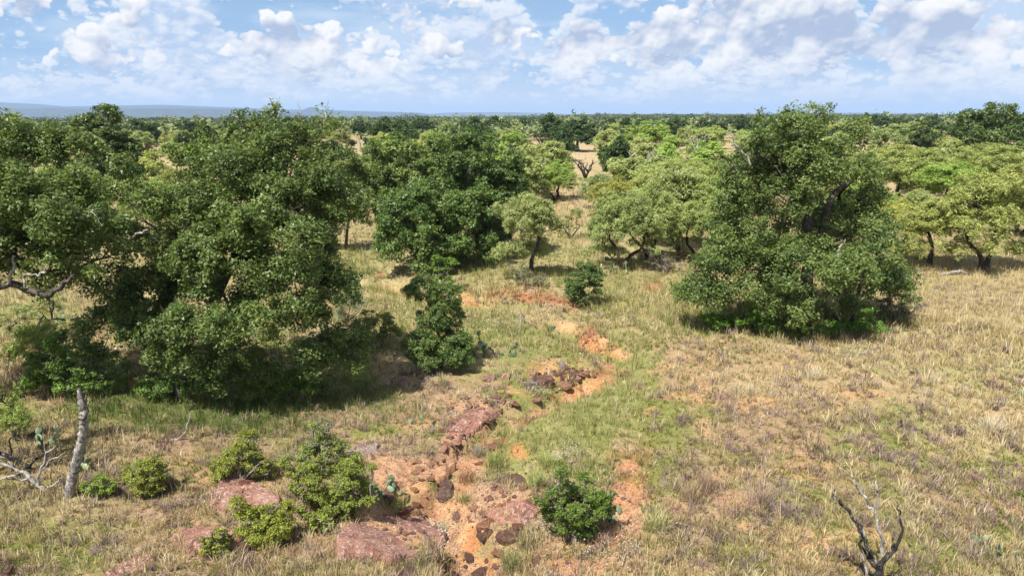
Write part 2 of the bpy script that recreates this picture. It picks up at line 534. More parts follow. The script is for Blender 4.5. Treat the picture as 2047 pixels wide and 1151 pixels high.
def masks(x, y, z):
    """Weights of bare sand, red earth, stony bare soil, lush grass, deep green grass with painted tree shade, pale dry grass and brown litter."""
    px, py, dep = proj(x, y, z)
    s_ = 40.0
    wx = (fbm(x / 1.1, y / 1.1, 5, 51, .65) - .5) * s_ * 26 / np.maximum(dep, 10)
    wy = (fbm(x / 1.1, y / 1.1, 5, 77, .65) - .5) * s_ * 16 / np.maximum(dep, 10)
    qx, qy = px + wx, py + wy
    front = (y > 6) & (dep > 6)
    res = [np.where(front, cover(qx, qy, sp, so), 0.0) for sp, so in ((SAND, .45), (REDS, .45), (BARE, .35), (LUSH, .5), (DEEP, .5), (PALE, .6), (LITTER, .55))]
    res[0] = res[0] * (.55 + .45 * sstep(fbm(x / .6, y / .6, 3, 88), .38, .55))
    return res


# ------------------------------------------------------------------ the land: one sheet, finer where it lies near
az = np.concatenate([np.linspace(-180, -52, 40)[:-1], np.linspace(-52, 52, 300), np.linspace(52, 180, 40)[1:-1]])
rad = [0.5, 2.0, 4.0, 6.0, 8.0, 9.5]
while rad[-1] < 48:
    rad.append(rad[-1] * 1.0068)
while rad[-1] < 300:
    rad.append(rad[-1] * 1.018)
while rad[-1] < 16000:
    rad.append(rad[-1] * 1.07)
rad = np.array(rad)
AZ, RA = np.meshgrid(np.radians(az), rad)
gx, gy = (RA * np.sin(AZ)), (RA * np.cos(AZ))
gz_ = height(gx, gy)
sand, red, bare, lush, deep, pale, litter = masks(gx.ravel(), gy.ravel(), gz_.ravel())
fx, fy = gx.ravel(), gy.ravel()
n1 = fbm(fx / 0.8, fy / 0.8, 4, 91, .6)
n2 = fbm(fx / 3.5, fy / 3.5, 4, 92, .55)
n3 = fbm(fx / 14.0, fy / 14.0, 3, 93, .55)


def lerp(a, b, t):
    t = np.asarray(t)[..., None]
    return a * (1 - t) + np.asarray(b) * t


gc = np.tile(np.array([0.255, 0.175, 0.100]), (len(fx), 1))
gc = lerp(gc, (0.145, 0.155, 0.042), sstep(n2, .40, .54))
gc = lerp(gc, (0.300, 0.210, 0.125), sstep(n1, .52, .70) * .8)
gc = lerp(gc, (0.36, 0.28, 0.17), pale * .75)
gc = lerp(gc, (0.20, 0.195, 0.080), lush * .7)
gc = lerp(gc, (0.085, 0.098, 0.034), deep * .85)  # dark green soil tone, tree shade painted in
gc = lerp(gc, (0.22, 0.150, 0.105), litter * .75)
far_near = np.hypot(fx, fy)
soilv = fbm(fx / .35, fy / .35, 4, 95, .6)
gc = lerp(gc, (0.33, 0.190, 0.120), bare * sstep(soilv + bare * .5, .45, .75))
gc = lerp(gc, (0.35, 0.145, 0.062), red * sstep(soilv + red * .4, .45, .7) * .9)
cd = polydist(fx, fy, CREEK)
chan = (1 - sstep(cd + (fbm(fx / .9, fy / .9, 4, 141, .6) - .5) * 1.6, .10, .50)) * (far_near < 60) * sstep(fbm(fx / 2.2, fy / 2.2, 3, 143), .27, .47)
gc = lerp(gc, lerp(np.tile(np.array([.26, .120, .065]), (len(fx), 1)), (.36, .195, .110), sstep(soilv, .42, .66)), chan * .85)
sv = fbm(fx / .5, fy / .5, 4, 97, .6)
gc = lerp(gc, lerp(np.tile(np.array([.33, .150, .065]), (len(fx), 1)), (.43, .240, .125), sstep(sv, .35, .65)), sstep(sand + (sv - .5) * .7, .3, .62))
spots = sstep(fbm(fx / 1.3, fy / 1.3, 3, 131, .5), .66, .74) * (1 - lush) * (1 - deep) * (1 - sstep(far_near, 22, 34))
midg = sstep(far_near, 26, 36) * (1 - sstep(far_near, 60, 100)) * (1 - pale * .6)
gc = lerp(gc, lerp(np.tile(np.array([.225, .205, .085]), (len(fx), 1)), (.33, .27, .15), sstep(n2, .42, .6)), midg * .75 * (1 - np.maximum(np.maximum(sand, red), chan)))
gc = lerp(gc, (0.42, 0.235, 0.125), spots * .5)
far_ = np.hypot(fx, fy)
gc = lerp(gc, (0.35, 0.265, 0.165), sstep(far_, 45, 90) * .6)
gc = lerp(gc, (0.075, 0.090, 0.040), sstep(far_ + (n3 - .5) * 200, 260, 420))
nA, nR = len(az), len(rad)
idx = np.arange(nA * nR).reshape(nR, nA)
nxt = np.roll(idx, -1, 1)
quads = np.stack([idx[:-1], nxt[:-1], nxt[1:], idx[1:]], -1).reshape(-1, 4)[:, ::-1]
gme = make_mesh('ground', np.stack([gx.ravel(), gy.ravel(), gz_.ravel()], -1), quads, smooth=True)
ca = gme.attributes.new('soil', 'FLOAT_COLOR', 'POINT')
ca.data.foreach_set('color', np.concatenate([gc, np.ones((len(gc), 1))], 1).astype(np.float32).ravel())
gm, M, out = new_mat('savanna_soil')
ac = M.n('ShaderNodeAttribute', attribute_name='soil').outputs['Color']
pc = M.n('ShaderNodeNewGeometry').outputs['Position']
na = M.noise(pc, 9.0, 6, 0.65)
nb = M.noise(pc, 45.0, 4, 0.6)
c = M.mix(0.55, ac, M.mix(M.ramp(na, 0.3, 0.7), (0.28, 0.30, 0.30), (0.70, 0.69, 0.67)), 'OVERLAY')
c = M.mix(0.75, c, M.mix(M.ramp(nb, 0.34, 0.66), (0.25, 0.25, 0.24), (0.75, 0.74, 0.70)), 'OVERLAY')
ns = M.noise(M.v('MULTIPLY', pc, (1.0, .45, 1.0)), 26.0, 5, 0.75, dist=1.5)
c = M.mix(M.ramp(ns, .56, .66, 0, .55), c, (.40, .31, .19))
c = M.mix(M.ramp(ns, .44, .34, 0, .50), c, (.11, .085, .05))
p = principled(M, c, 0.95, 0.1, bump(M, M.m('ADD', na, M.m('MULTIPLY', nb, .4)), 0.6, 0.06))
M.nt.links.new(p.outputs[0], out.inputs[0])
link('ground', gme, gm, kind='structure')


# ------------------------------------------------------------------ distant hills
def ridge(D, prof, depth, seed, samples=90):
    """A range of hills: photo (px, py) of its skyline at distance D."""
    xs = np.linspace(prof[0][0], prof[-1][0], samples)
    ys = np.interp(xs, [p_[0] for p_ in prof], [p_[1] for p_ in prof])
    rows = []
    base = -48.0
    for j, (t, hh) in enumerate(((-1, 0), (-.6, .35), (-.3, .75), (0, 1.0), (.5, .8), (1, 0))):
        row = []
        for x_, y_ in zip(xs, ys):
            d = ray(x_, min(y_, 226.4))
            k_ = D / d[1]
            top = CAM_H + d[2] * k_
            edge = min(1.0, (x_ - xs[0]) / 60 + .02, (xs[-1] - x_) / 60 + .02)
            nz = (float(fbm(x_ / 30, j * 3.1, 4, seed)) - .5) * 30 * (hh if hh < 1 else .1)
            row.append((d[0] * k_ * (1 + t * depth / D), D + t * depth + nz * 6, base + (top - base) * hh * edge + nz))
        rows.append(row)
    V_ = np.array(rows).reshape(-1, 3)
    nX = len(xs)
    id_ = np.arange(len(V_)).reshape(len(rows), nX)
    q_ = np.stack([id_[:-1, :-1], id_[:-1, 1:], id_[1:, 1:], id_[1:, :-1]], -1).reshape(-1, 4)
    return V_, q_


hm, M, out = new_mat('wooded_hill')
pc = M.n('ShaderNodeNewGeometry').outputs['Position']
n_ = M.noise(pc, 0.012, 6, 0.7)
p = principled(M, M.mix(M.ramp(n_, .35, .65), (0.022, 0.032, 0.018), (0.07, 0.07, 0.042)), 0.95, 0.05)
M.nt.links.new(p.outputs[0], out.inputs[0])
hp = [ridge(9500, [(-300, 206), (0, 205), (70, 208), (130, 213), (250, 211), (330, 210), (430, 214), (520, 217), (600, 220), (640, 219), (700, 222), (820, 225), (900, 227)], 900, 4),
      ridge(6800, [(-300, 220), (0, 218), (90, 216), (200, 219), (330, 217), (470, 219), (560, 224), (640, 227)], 700, 9),
      ridge(8600, [(560, 226), (590, 219), (606, 214.5), (632, 214.5), (650, 220), (690, 226)], 300, 15, 40),
      ridge(12000, [(820, 228), (900, 225.5), (1000, 224.5), (1080, 226), (1160, 228)], 600, 19, 40),
      ridge(12500, [(1500, 228), (1640, 225.4), (1760, 226), (1900, 228)], 600, 29, 40)]
link('hills', make_mesh('hills', *cat_parts(hp), smooth=True), hm, kind='structure')


# ------------------------------------------------------------------ trees
def unit(v_):
    return v_ / np.maximum(np.linalg.norm(v_, axis=-1, keepdims=True), 1e-9)


def tubes(segs, k=4, sides=6, bump_=0.0, seed=0):
    """Tapered tubes along quadratic curves: segs is a list of (start, control, end, radius, radius)."""
    P0, C, P1 = (np.array([s_[i] for s_ in segs], float) for i in range(3))
    r0, r1 = (np.array([s_[i] for s_ in segs], float) for i in (3, 4))
    t = np.linspace(0, 1, k)[None, :, None]
    pts = (1 - t) ** 2 * P0[:, None] + 2 * t * (1 - t) * C[:, None] + t * t * P1[:, None]
    tan = unit(2 * (1 - t) * (C - P0)[:, None] + 2 * t * (P1 - C)[:, None])
    ref = np.where(np.abs(tan[:, :1, 2:]) > 0.9, np.array([[[1.0, 0, 0]]]), np.array([[[0, 0, 1.0]]]))
    u = unit(np.cross(tan, ref)); v_ = np.cross(tan, u)
    a = np.linspace(0, 2 * np.pi, sides, endpoint=False)
    rr = (r0[:, None] + (r1 - r0)[:, None] * t[..., 0])[:, :, None]
    if bump_:
        g_ = np.random.default_rng(seed)
        rr = rr * (1 + bump_ * (g_.random((len(segs), k, sides)) - .5))
    V_ = pts[:, :, None] + u[:, :, None] * (np.cos(a) * rr)[..., None] + v_[:, :, None] * (np.sin(a) * rr)[..., None]
    S = len(segs)
    id_ = np.arange(S * k * sides).reshape(S, k, sides)
    nx = np.roll(id_, -1, 2)
    q = np.stack([id_[:, :-1], nx[:, :-1], nx[:, 1:], id_[:, 1:]], -1).reshape(-1, 4)
    return V_.reshape(-1, 3), np.concatenate([q[:, [0, 1, 2]], q[:, [0, 2, 3]]])


def path_segs(pts, radii):
    """A smooth run of tube pieces through points."""
    pts = [np.array(p_, float) for p_ in pts]
    out_ = []
    for i in range(len(pts) - 1):
        a, b = pts[i], pts[i + 1]
        ta = (b - pts[i - 1]) * .5 if i else (b - a)
        c_ = a + unit(ta) * np.linalg.norm(b - a) * .5
        out_.append((a, c_, b, radii[i], radii[i + 1]))
    return out_


def grow(segs, pos, dirv, r, pts, g_, gnarl=0.18, depth=0):
    n = len(pts)
    if n == 0:
        return
    if n == 1 or depth > 11:
        end = pts.mean(0)
        L = np.linalg.norm(end - pos)
        segs.append((pos, pos + dirv * L * .4 + g_.normal(size=3) * L * gnarl * .6, end, r, max(.012, r * .35)))
        return
    c_ = pts.mean(0)
    f_ = g_.uniform(.35, .55) if depth else g_.uniform(.25, .4)
    tgt = pos + (c_ - pos) * f_
    L = np.linalg.norm(tgt - pos)
    tgt = tgt + g_.normal(size=3) * L * gnarl
    ctrl = pos + dirv * L * .5 + g_.normal(size=3) * L * gnarl * .6
    r2 = r * (.88 if depth else .94)
    segs.append((pos, ctrl, tgt, r, r2))
    d2 = unit(tgt - ctrl)
    q = unit(pts - tgt)
    i0 = g_.integers(n)
    i1 = int(np.argmin(q @ q[i0])); i0 = int(np.argmin(q @ q[i1]))
    A, B = q[i0], q[i1]
    for _ in range(4):
        lab = (q @ A) >= (q @ B)
        if lab.all() or not lab.any():
            lab = np.arange(n) < n // 2
        A, B = unit(q[lab].mean(0)), unit(q[~lab].mean(0))
    for msk in (lab, ~lab):
        m_ = int(msk.sum())
        grow(segs, tgt, unit(d2 * .5 + unit(pts[msk].mean(0) - tgt)), max(.014, r2 * (m_ / n) ** .42), pts[msk], g_, gnarl, depth + 1)


def leaf_cards(c_, outw, L, Wd, g_, up=.35, droop=.15, rnd=.8):
    """Leaves as small pointed triangles, each with its own size, turn and droop."""
    n = len(c_)
    L = L * g_.uniform(.6, 1.35, n)[:, None]; Wd = Wd * g_.uniform(.7, 1.25, n)[:, None]
    nr = unit(outw * .45 + np.array([0, 0, up]) + g_.normal(size=(n, 3)) * rnd * .6)
    d = np.cross(nr, g_.normal(size=(n, 3)))
    d = unit(d); d[:, 2] -= droop; d = unit(d)
    s_ = unit(np.cross(nr, d))
    V_ = np.stack([c_ - d * L * .45 - s_ * Wd * .42, c_ - d * L * .25 + s_ * Wd * .58, c_ + d * L * .55], 1).reshape(-1, 3)
    return V_, np.arange(n * 3).reshape(n, 3)


def crown_points(blobs, n_bough, g_, low_cut=-0.75):
    """Bough centres spread over the outer part of a union of ellipsoids: blobs = (cx, cy, cz, rx, ry, rz)."""
    B = np.array(blobs, float)
    area = (B[:, 3] * B[:, 5]) ** .9
    cnt = np.maximum(1, np.round(n_bough * area / area.sum()).astype(int))
    pts, outs = [], []
    for b, k_ in zip(B, cnt):
        m_ = 0
        while m_ < k_:
            d = unit(g_.normal(size=3))
            if d[2] < low_cut:
                continue
            rr = g_.uniform(.45, 1.0) ** .6
            p_ = b[:3] + d * b[3:] * rr
            pts.append(p_); outs.append(d); m_ += 1
    return np.array(pts), np.array(outs)


def foliage(bp, bo, n_leaf, br, L, Wd, g_, flat_=.72, up=.35, droop=.15, rnd=.8, tint_spread=.30):
    nb = len(bp)
    size = g_.uniform(.6, 1.35, nb) * br
    w_ = size ** 2
    who = g_.choice(nb, n_leaf, p=w_ / w_.sum())
    d = unit(g_.normal(size=(n_leaf, 3)) + bo[who] * .55 + np.array([0, 0, .25]))
    rr = g_.random(n_leaf) ** .42
    # small sprays inside each bough so that leaves sit in tufts
    key = (who * 15 + g_.integers(0, 15, n_leaf)) % (nb * 15)
    spray = unit(g_.normal(size=(nb * 15, 3)) + np.repeat(bo, 15, 0) * .5 + np.array([0, 0, .3])) * (g_.random((nb * 15, 1)) ** .4)
    off = spray[key] * .80 + d * rr[:, None] * .34
    c_ = bp[who] + off * size[who][:, None] * np.array([1, 1, flat_])
    V_, T_ = leaf_cards(c_, unit(off), L, Wd, g_, up, droop, rnd)
    tb = g_.uniform(.15, .85, nb)
    ts = g_.normal(0, .13, nb * 15)
    t_ = np.clip(tb[who] * (tint_spread * 2) + (1 - tint_spread * 2) * .5 + ts[key] + g_.normal(0, .17, n_leaf), 0, 1)
    return V_, T_, t_, c_


def ground_z(x, y):
    return float(height(np.array([x]), np.array([y]))[0])


def tree_parts(blobs, trunks, n_bough, n_leaf, br, L, Wd, seed, gnarl=.2, twigs=5, up=.35, droop=.15, rnd=.8, tint_spread=.3, low_cut=-.75, flat_=.72):
    """Vertices of a trunk with its limbs, and of its leaves. trunks: (points, start radius, end radius)."""
    g_ = np.random.default_rng(seed)
    bp, bo = crown_points(blobs, n_bough, g_, low_cut)
    segs = []
    tops = []
    for pts, ra, rb in trunks:
        pts = [np.array(p_, float) for p_ in pts]
        segs_t = path_segs(pts, np.linspace(ra, rb, len(pts)))
        # flare at the foot
        s0 = segs_t[0]
        segs_t[0] = (s0[0] - np.array([0, 0, .25]), s0[1], s0[2], s0[3] * 1.25, s0[4])
        segs += segs_t
        tops.append((pts[-1], unit(pts[-1] - pts[-2]), rb))
    own = np.argmin(np.stack([np.linalg.norm((bp - t_[0]) * np.array([1, 1, .8]), axis=1) for t_ in tops]), 0)
    fine = []
    for i, (tp, td, rb) in enumerate(tops):
        grow(segs, tp, td, rb * .95, bp[own == i], g_, gnarl)
    for p_, o_ in zip(bp, bo):
        for _ in range(twigs):
            e = p_ + unit(g_.normal(size=3) + o_ * .6 + np.array([0, 0, .2])) * br * g_.uniform(.5, 1.0) * np.array([1, 1, flat_])
            fine.append((p_, (p_ + e) / 2 + g_.normal(size=3) * .06 * br, e, .018, .006))
    thick = [s_ for s_ in segs if s_[3] >= .06]
    thin = [s_ for s_ in segs if s_[3] < .06]
    parts = []
    if thick:
        parts.append(tubes(thick, 6, 8, .25, seed))
    if thin:
        parts.append(tubes(thin, 4, 5))
    if fine:
        parts.append(tubes(fine, 2, 3))
    V_, T_, ti, _ = foliage(bp, bo, n_leaf, br, L, Wd, g_, flat_, up, droop, rnd, tint_spread)
    return cat_parts(parts), (V_, T_, ti)


def put_tree(name, label, cat, base, parts, bark, leafm, tone=(1, 1, 1), group=None, crown='crown'):
    t = thing(name, label, cat, base, group)
    b = np.array(base)
    (tv, tt), (lv, lt, ti) = parts
    link('trunk', make_mesh('trunk', tv - b, tt, smooth=True), bark, t)
    c_ = link(crown, make_mesh(crown, lv - b, lt, tint=ti), leafm, t)
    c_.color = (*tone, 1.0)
    return t


def px_tree(name, label, base_px, blobs, trunks, n_bough, n_leaf, br, L, Wd, seed, bark=None, leafm=None, tone=(1, 1, 1), Y=None, cat='tree', deepk=1.0, **kw):
    """A tree whose crown masses and trunks are read off the photo at the tree's own distance."""
    if Y is None:
        b = at(*base_px)
    else:
        x_, _ = plane(base_px[0], base_px[1], Y)
        b = Vector((x_, Y, ground_z(x_, Y)))
    Y0 = b.y
    s_ = (Y0 * CP + CAM_H * SP * .5) / F
    bl = []
    for q in blobs:
        dy = q[4] if len(q) > 4 else 0.0
        x_, z_ = plane(q[0], q[1], Y0 + dy)
        rx, rz = (max(q_ * s_ - .42 * br, .45 * q_ * s_) for q_ in (q[2], q[3]))
        z_ = max(z_, b.z + rz * .75)
        bl.append((x_, Y0 + dy, z_, rx, (rx + rz) * .5 * deepk, rz))
    tr = []
    for pts, ra, rb in trunks:
        p3 = []
        for j, q in enumerate(pts):
            dy = q[2] if len(q) > 2 else 0.0
            x_, z_ = plane(q[0], q[1], Y0 + dy)
            if j == 0:
                z_ = ground_z(x_, Y0 + dy)
            p3.append((x_, Y0 + dy, z_))
        tr.append((p3, ra, rb))
    parts = tree_parts(bl, tr, n_bough, n_leaf, br, L, Wd, seed, **kw)
    return put_tree(name, label, cat, b, parts, bark or M_BARK, leafm or M_OAK, tone)


def dead_branch(parent, runs, Y, mat, name='dead_branch'):
    """A bare branch on a tree: runs of (px, py, dy, radius) at the tree's distance."""
    segs = []
    gb = np.random.default_rng(abs(int(runs[0][0][0])))
    for run in runs:
        pts, rr = [], []
        for (x_, y_, dy, r_) in run:
            a, z_ = plane(x_, y_, Y + dy)
            p3 = np.array((a, Y + dy, z_))
            if pts:
                L_, p0_, r0_ = np.linalg.norm(p3 - pts[-1]), pts[-1], rr[-1]
                for f_ in (.33, .67):
                    pts.append(p0_ + (p3 - p0_) * f_ + gb.normal(size=3) * L_ * .09); rr.append(r0_ + (r_ - r0_) * f_)
            pts.append(p3); rr.append(r_)
        segs += path_segs(pts, rr)
    V_, T_ = tubes(segs, 4, 6, .3, len(segs))
    base = np.array(parent.location)
    trunk = next(c_ for c_ in parent.children if c_.name.startswith('trunk'))
    return link(name, make_mesh(name, V_ - base, T_, smooth=True), mat, trunk)


# the big left oak with two leaning trunks
A = px_tree('oak_tree', 'huge leafy oak with two dark leaning trunks, tallest tree left of the creek', (345, 785),
            [(560, 228, 34, 24), (600, 285, 66, 48, .3), (480, 292, 76, 48, .4), (545, 345, 110, 62, -.3), (400, 345, 50, 50, .6), (425, 415, 84, 72, -.5), (560, 440, 120, 80, -1.2), (672, 400, 55, 66, .5),
             (470, 530, 110, 72, -1.6), (600, 560, 105, 72, -1.4), (676, 585, 48, 62, -.4), (350, 555, 62, 66, -.8), (280, 615, 56, 54, -.6), (430, 635, 90, 60, -2.0), (560, 650, 80, 52, -1.6), (680, 680, 44, 56, -.6),
             (225, 650, 52, 50, -.4), (300, 680, 60, 46, -1.2), (380, 700, 64, 52, -1.6), (420, 745, 46, 26, -1.6), (600, 722, 50, 30, -1.4), (694, 705, 38, 32, -.6), (530, 735, 40, 22, -1.4), (215, 700, 40, 30, -.4), (250, 560, 50, 50, -.6), (440, 725, 50, 36, -1.8), (330, 640, 60, 50, -1.6), (500, 700, 56, 32, -1.8), (620, 700, 40, 34, -1.0), (560, 480, 130, 100, 2.0), (450, 420, 90, 70, 2.0), (330, 470, 50, 60, .8), (640, 240, 30, 26, .4), (240, 590, 44, 40, -.8)],
            [([(350, 790), (322, 735, .1), (300, 690, .2), (330, 600, .3), (380, 520, .5), (430, 440, .6)], .30, .16), ([(450, 790, .8), (432, 700, .8), (425, 620, .7), (470, 520, .6), (520, 420, .5), (560, 330, .3)], .26, .12), ([(322, 735, .1), (290, 670, -.4), (260, 640, -.6)], .16, .10)],
            230, 150000, .74, .108, .070, 101, flat_=.85)
for run in ([(655, 250, .2, .018), (650, 225, .2, .014), (655, 200, .2, .005)], [(598, 260, .2, .018), (602, 225, .2, .012), (596, 200, .2, .004)], [(562, 235, .2, .016), (558, 215, .2, .01), (560, 192, .2, .004)], [(540, 240, .1, .015), (530, 215, .1, .005)], [(672, 262, .2, .016), (690, 244, .2, .005)]):
    dead_branch(A, [run], A.location.y, M_GREY)
dead_branch(A, [[(255, 480, -1.6, .035), (285, 466, -1.9, .03), (296, 460, -2.0, .02)]], A.location.y, M_GREY)

# the oak at the left edge, its limbs reaching into the picture
B = px_tree('oak_tree', 'broad oak whose crooked pale limbs reach out low from the left edge', (-150, 780),
            [(60, 305, 80, 56), (150, 300, 56, 44, .6), (205, 350, 74, 56, .3), (40, 400, 90, 80, -.6), (150, 430, 100, 72, -1.0), (60, 500, 80, 50, -1.2), (180, 525, 76, 46, -1.0), (255, 480, 60, 52, -.4), (285, 420, 46, 48, 0),
             (-90, 400, 120, 130, 0), (-60, 280, 80, 60, 0), (20, 275, 60, 30, .4), (-200, 480, 110, 110, 0), (100, 420, 130, 110, 1.6), (-60, 540, 90, 40, -.6), (230, 560, 46, 30, -.8), (120, 570, 40, 20, -.8)],
            [([(-150, 780), (-140, 690), (-120, 600, -.1), (-90, 520, -.1)], .30, .24), ([(-120, 600, -.1), (-40, 560, -.4), (20, 530, -.6)], .16, .10), ([(-90, 520, -.1), (-30, 420, 0), (40, 360, .1)], .2, .13)],
            160, 98000, .74, .108, .070, 102, flat_=.85, Y=20.5)
dead_branch(B, [[(-40, 560, -.9, .11), (20, 566, -1.2, .10), (90, 590, -1.5, .085), (118, 578, -1.6, .07), (142, 555, -1.7, .05), (150, 545, -1.7, .04)], [(90, 590, -1.5, .05), (106, 605, -1.5, .035), (104, 622, -1.5, .03)],
                [(92, 586, -1.5, .03), (70, 590, -1.6, .02)]], 20.5, M_BARK, 'limb')
dead_branch(B, [[(28, 510, -1.2, .05), (30, 535, -1.3, .05), (14, 570, -1.3, .04)]], 20.5, M_GREY)
dead_branch(B, [[(50, 575, -1.8, .03), (48, 550, -1.8, .03), (70, 548, -1.8, .025), (90, 545, -1.8, .03), (98, 527, -1.8, .02)]], 20.5, M_GREY)
dead_branch(B, [[(100, 445, -1.9, .02), (128, 428, -1.9, .018), (150, 425, -1.9, .012), (165, 413, -1.9, .006)]], 20.5, M_GREY)
dead_branch(B, [[(160, 440, -1.9, .016), (178, 424, -1.9, .012), (204, 452, -1.9, .006)]], 20.5, M_GREY)

J = px_tree('oak_tree', 'lone big oak with crown down to the grass, right of the creek', (1605, 652),
            [(1575, 285, 80, 62, 0), (1500, 318, 62, 56, .2), (1680, 330, 66, 64, .2), (1615, 240, 48, 30, .1), (1545, 236, 40, 24, .3), (1490, 425, 62, 64, -.4), (1560, 405, 60, 42, -.8), (1690, 430, 56, 66, .1), (1640, 330, 60, 50, -.6),
             (1440, 550, 74, 62, -.8), (1402, 590, 42, 44, -.4), (1530, 560, 74, 66, -1.9), (1640, 540, 84, 78, -2.2), (1740, 525, 76, 68, -1.0), (1795, 560, 40, 56, -.2), (1720, 595, 62, 48, -1.8), (1600, 605, 76, 42, -2.2), (1480, 600, 50, 36, -1.5),
             (1560, 350, 100, 90, 2.0), (1640, 470, 140, 100, 2.4), (1500, 540, 90, 80, 1.8), (1740, 560, 70, 60, 1.8), (1690, 270, 34, 24, .4), (1460, 360, 30, 30, 0), (1590, 530, 110, 56, -.8), (1590, 340, 90, 66, -.2), (1425, 605, 40, 26, -.6), (1800, 590, 44, 40, -.6), (1462, 425, 44, 44, .2), (1735, 430, 46, 50, .2), (1722, 370, 44, 40, .3), (1478, 370, 44, 40, .3), (1560, 625, 50, 26, -1.6), (1670, 630, 46, 22, -1.8), (1450, 480, 50, 60, 0), (1745, 450, 50, 50, .2)],
            [([(1605, 650), (1612, 570, 0), (1618, 480, 0), (1605, 405, -.1), (1588, 352, -.2)], .30, .17), ([(1530, 640, -.3), (1522, 590, -.4), (1540, 520, -.3)], .13, .10), ([(1605, 440, -.1), (1660, 400, .1), (1690, 370, .2)], .16, .1), ([(1700, 640, -.4), (1712, 600, -.6), (1720, 560, -.5)], .1, .08)],
            235, 118000, .82, .122, .080, 103, flat_=.85)
dead_branch(J, [[(1500, 345, -.5, .05), (1466, 338, -.6, .045), (1462, 322, -.6, .04), (1444, 312, -.6, .035), (1414, 312, -.7, .015)], [(1462, 322, -.6, .02), (1440, 322, -.7, .008)]], J.location.y, M_CHAR)
dead_branch(J, [[(1500, 330, -.6, .04), (1480, 300, -.8, .035), (1466, 278, -.8, .03), (1462, 262, -.8, .015)], [(1466, 278, -.8, .02), (1478, 268, -.8, .01)], [(1480, 300, -.8, .02), (1460, 296, -.8, .01)]], J.location.y, M_GREY)
dead_branch(J, [[(1762, 392, .3, .045), (1742, 372, .3, .04), (1740, 362, .3, .035), (1732, 356, .3, .02)], [(1742, 372, .3, .02), (1732, 378, .3, .01)], [(1741, 364, .3, .02), (1750, 358, .3, .01)]], J.location.y, M_GREY)
for run in ([(1680, 640, -2.0, .02), (1676, 600, -2.2, .02), (1690, 560, -2.2, .015)], [(1676, 510, -2.6, .04), (1678, 495, -2.6, .03), (1690, 478, -2.6, .015)]):
    dead_branch(J, [run], J.location.y, M_GREY)

px_tree('oak_tree', 'low dense dark green oak rounded like a dome, in front across the wash', (830, 538),
        [(855, 435, 96, 74, -.6), (800, 482, 58, 50, -.8), (880, 495, 66, 42, -1.2), (822, 398, 62, 44, -.2), (930, 465, 54, 64, -.6), (960, 430, 44, 50, -.2), (790, 440, 44, 44, 0), (860, 460, 90, 70, 1.4), (900, 415, 46, 40, -.3), (830, 512, 60, 24, -.9), (900, 515, 56, 24, -1.0), (950, 505, 34, 26, -.4)],
        [([(830, 535), (838, 500, 0), (850, 470, 0)], .22, .14), ([(890, 535, .3), (892, 500, .2), (900, 470, .2)], .16, .1)], 130, 56000, .78, .165, .105, 104, flat_=.9, leafm=M_OAK_DARK, tone=(1.15, 1.2, 1.1))
E2 = px_tree('oak_tree', 'tall oak with a dark fork showing in its crown, behind the dome shaped oak', (975, 515),
             [(980, 302, 70, 44), (1026, 355, 48, 56, 0), (945, 350, 60, 58, -.3), (1000, 380, 60, 60, -.2), (900, 308, 56, 40, .4), (1000, 425, 44, 44, -.4), (955, 430, 46, 44, -.6), (1030, 400, 28, 34, 0), (970, 380, 80, 90, 1.6), (935, 290, 40, 26, .3), (975, 475, 60, 40, -.2), (1005, 470, 36, 34, .4)],
             [([(975, 512), (968, 460), (962, 410), (958, 375), (975, 340)], .24, .12), ([(962, 410), (985, 375, -.2), (1005, 350, -.3)], .13, .08), ([(958, 375), (930, 340, 0)], .12, .08)], 115, 44000, .75, .165, .105, 105, flat_=.9, leafm=M_OAK_DARK, tone=(1.05, 1.1, 1.0))
dead_branch(E2, [[(962, 400, -.9, .07), (955, 355, -1.0, .06), (968, 335, -1.0, .05), (978, 322, -1.0, .03)], [(955, 355, -1.0, .05), (938, 330, -1.0, .03)], [(962, 380, -.9, .05), (985, 366, -1.0, .04), (996, 345, -1.0, .02)]], E2.location.y, M_BARK, 'limb')
px_tree('oak_tree', 'mid green oak joined to the left flank of the dark oaks across the wash', (780, 480),
        [(790, 312, 54, 34), (842, 292, 54, 28, .2), (768, 362, 44, 44, -.3), (848, 338, 56, 44, -.3), (765, 412, 30, 44, -.4), (800, 370, 80, 70, 1.5), (880, 300, 30, 24, 0)],
        [([(780, 480), (784, 420), (792, 370)], .22, .13)], 90, 34000, .8, .18, .115, 106, flat_=.9, Y=48.0, tone=(1.25, 1.25, 1.2))
px_tree('oak_tree', 'grey twigged thin oak just right of the huge double trunked oak', (655, 500),
        [(690, 328, 50, 34), (680, 395, 54, 52, -.2), (704, 440, 40, 40, -.4), (640, 440, 36, 36, 0), (722, 370, 32, 44, 0), (660, 350, 40, 36, .5)],
        [([(655, 498), (660, 455), (672, 410)], .17, .10), ([(690, 495, .4), (694, 460, .3), (700, 430, .2)], .10, .07)], 65, 21000, .8, .165, .10, 107, tone=(1.2, 1.12, 1.1), twigs=8)
px_tree('oak_tree', 'tall dark oak standing above the left oak with a ragged top against the far hills', (205, 430),
        [(205, 238, 34, 24), (216, 285, 50, 42, 0), (165, 272, 28, 34, 0), (242, 300, 28, 36, 0), (200, 320, 50, 40, 0), (180, 245, 18, 20, 0), (228, 330, 40, 44, 0), (190, 230, 14, 12, 0)],
        [([(205, 430), (208, 370), (212, 320), (208, 280)], .28, .16)], 75, 24000, .95, .22, .14, 108, Y=60.0, leafm=M_OAK_DARK, tone=(.95, .95, .95))
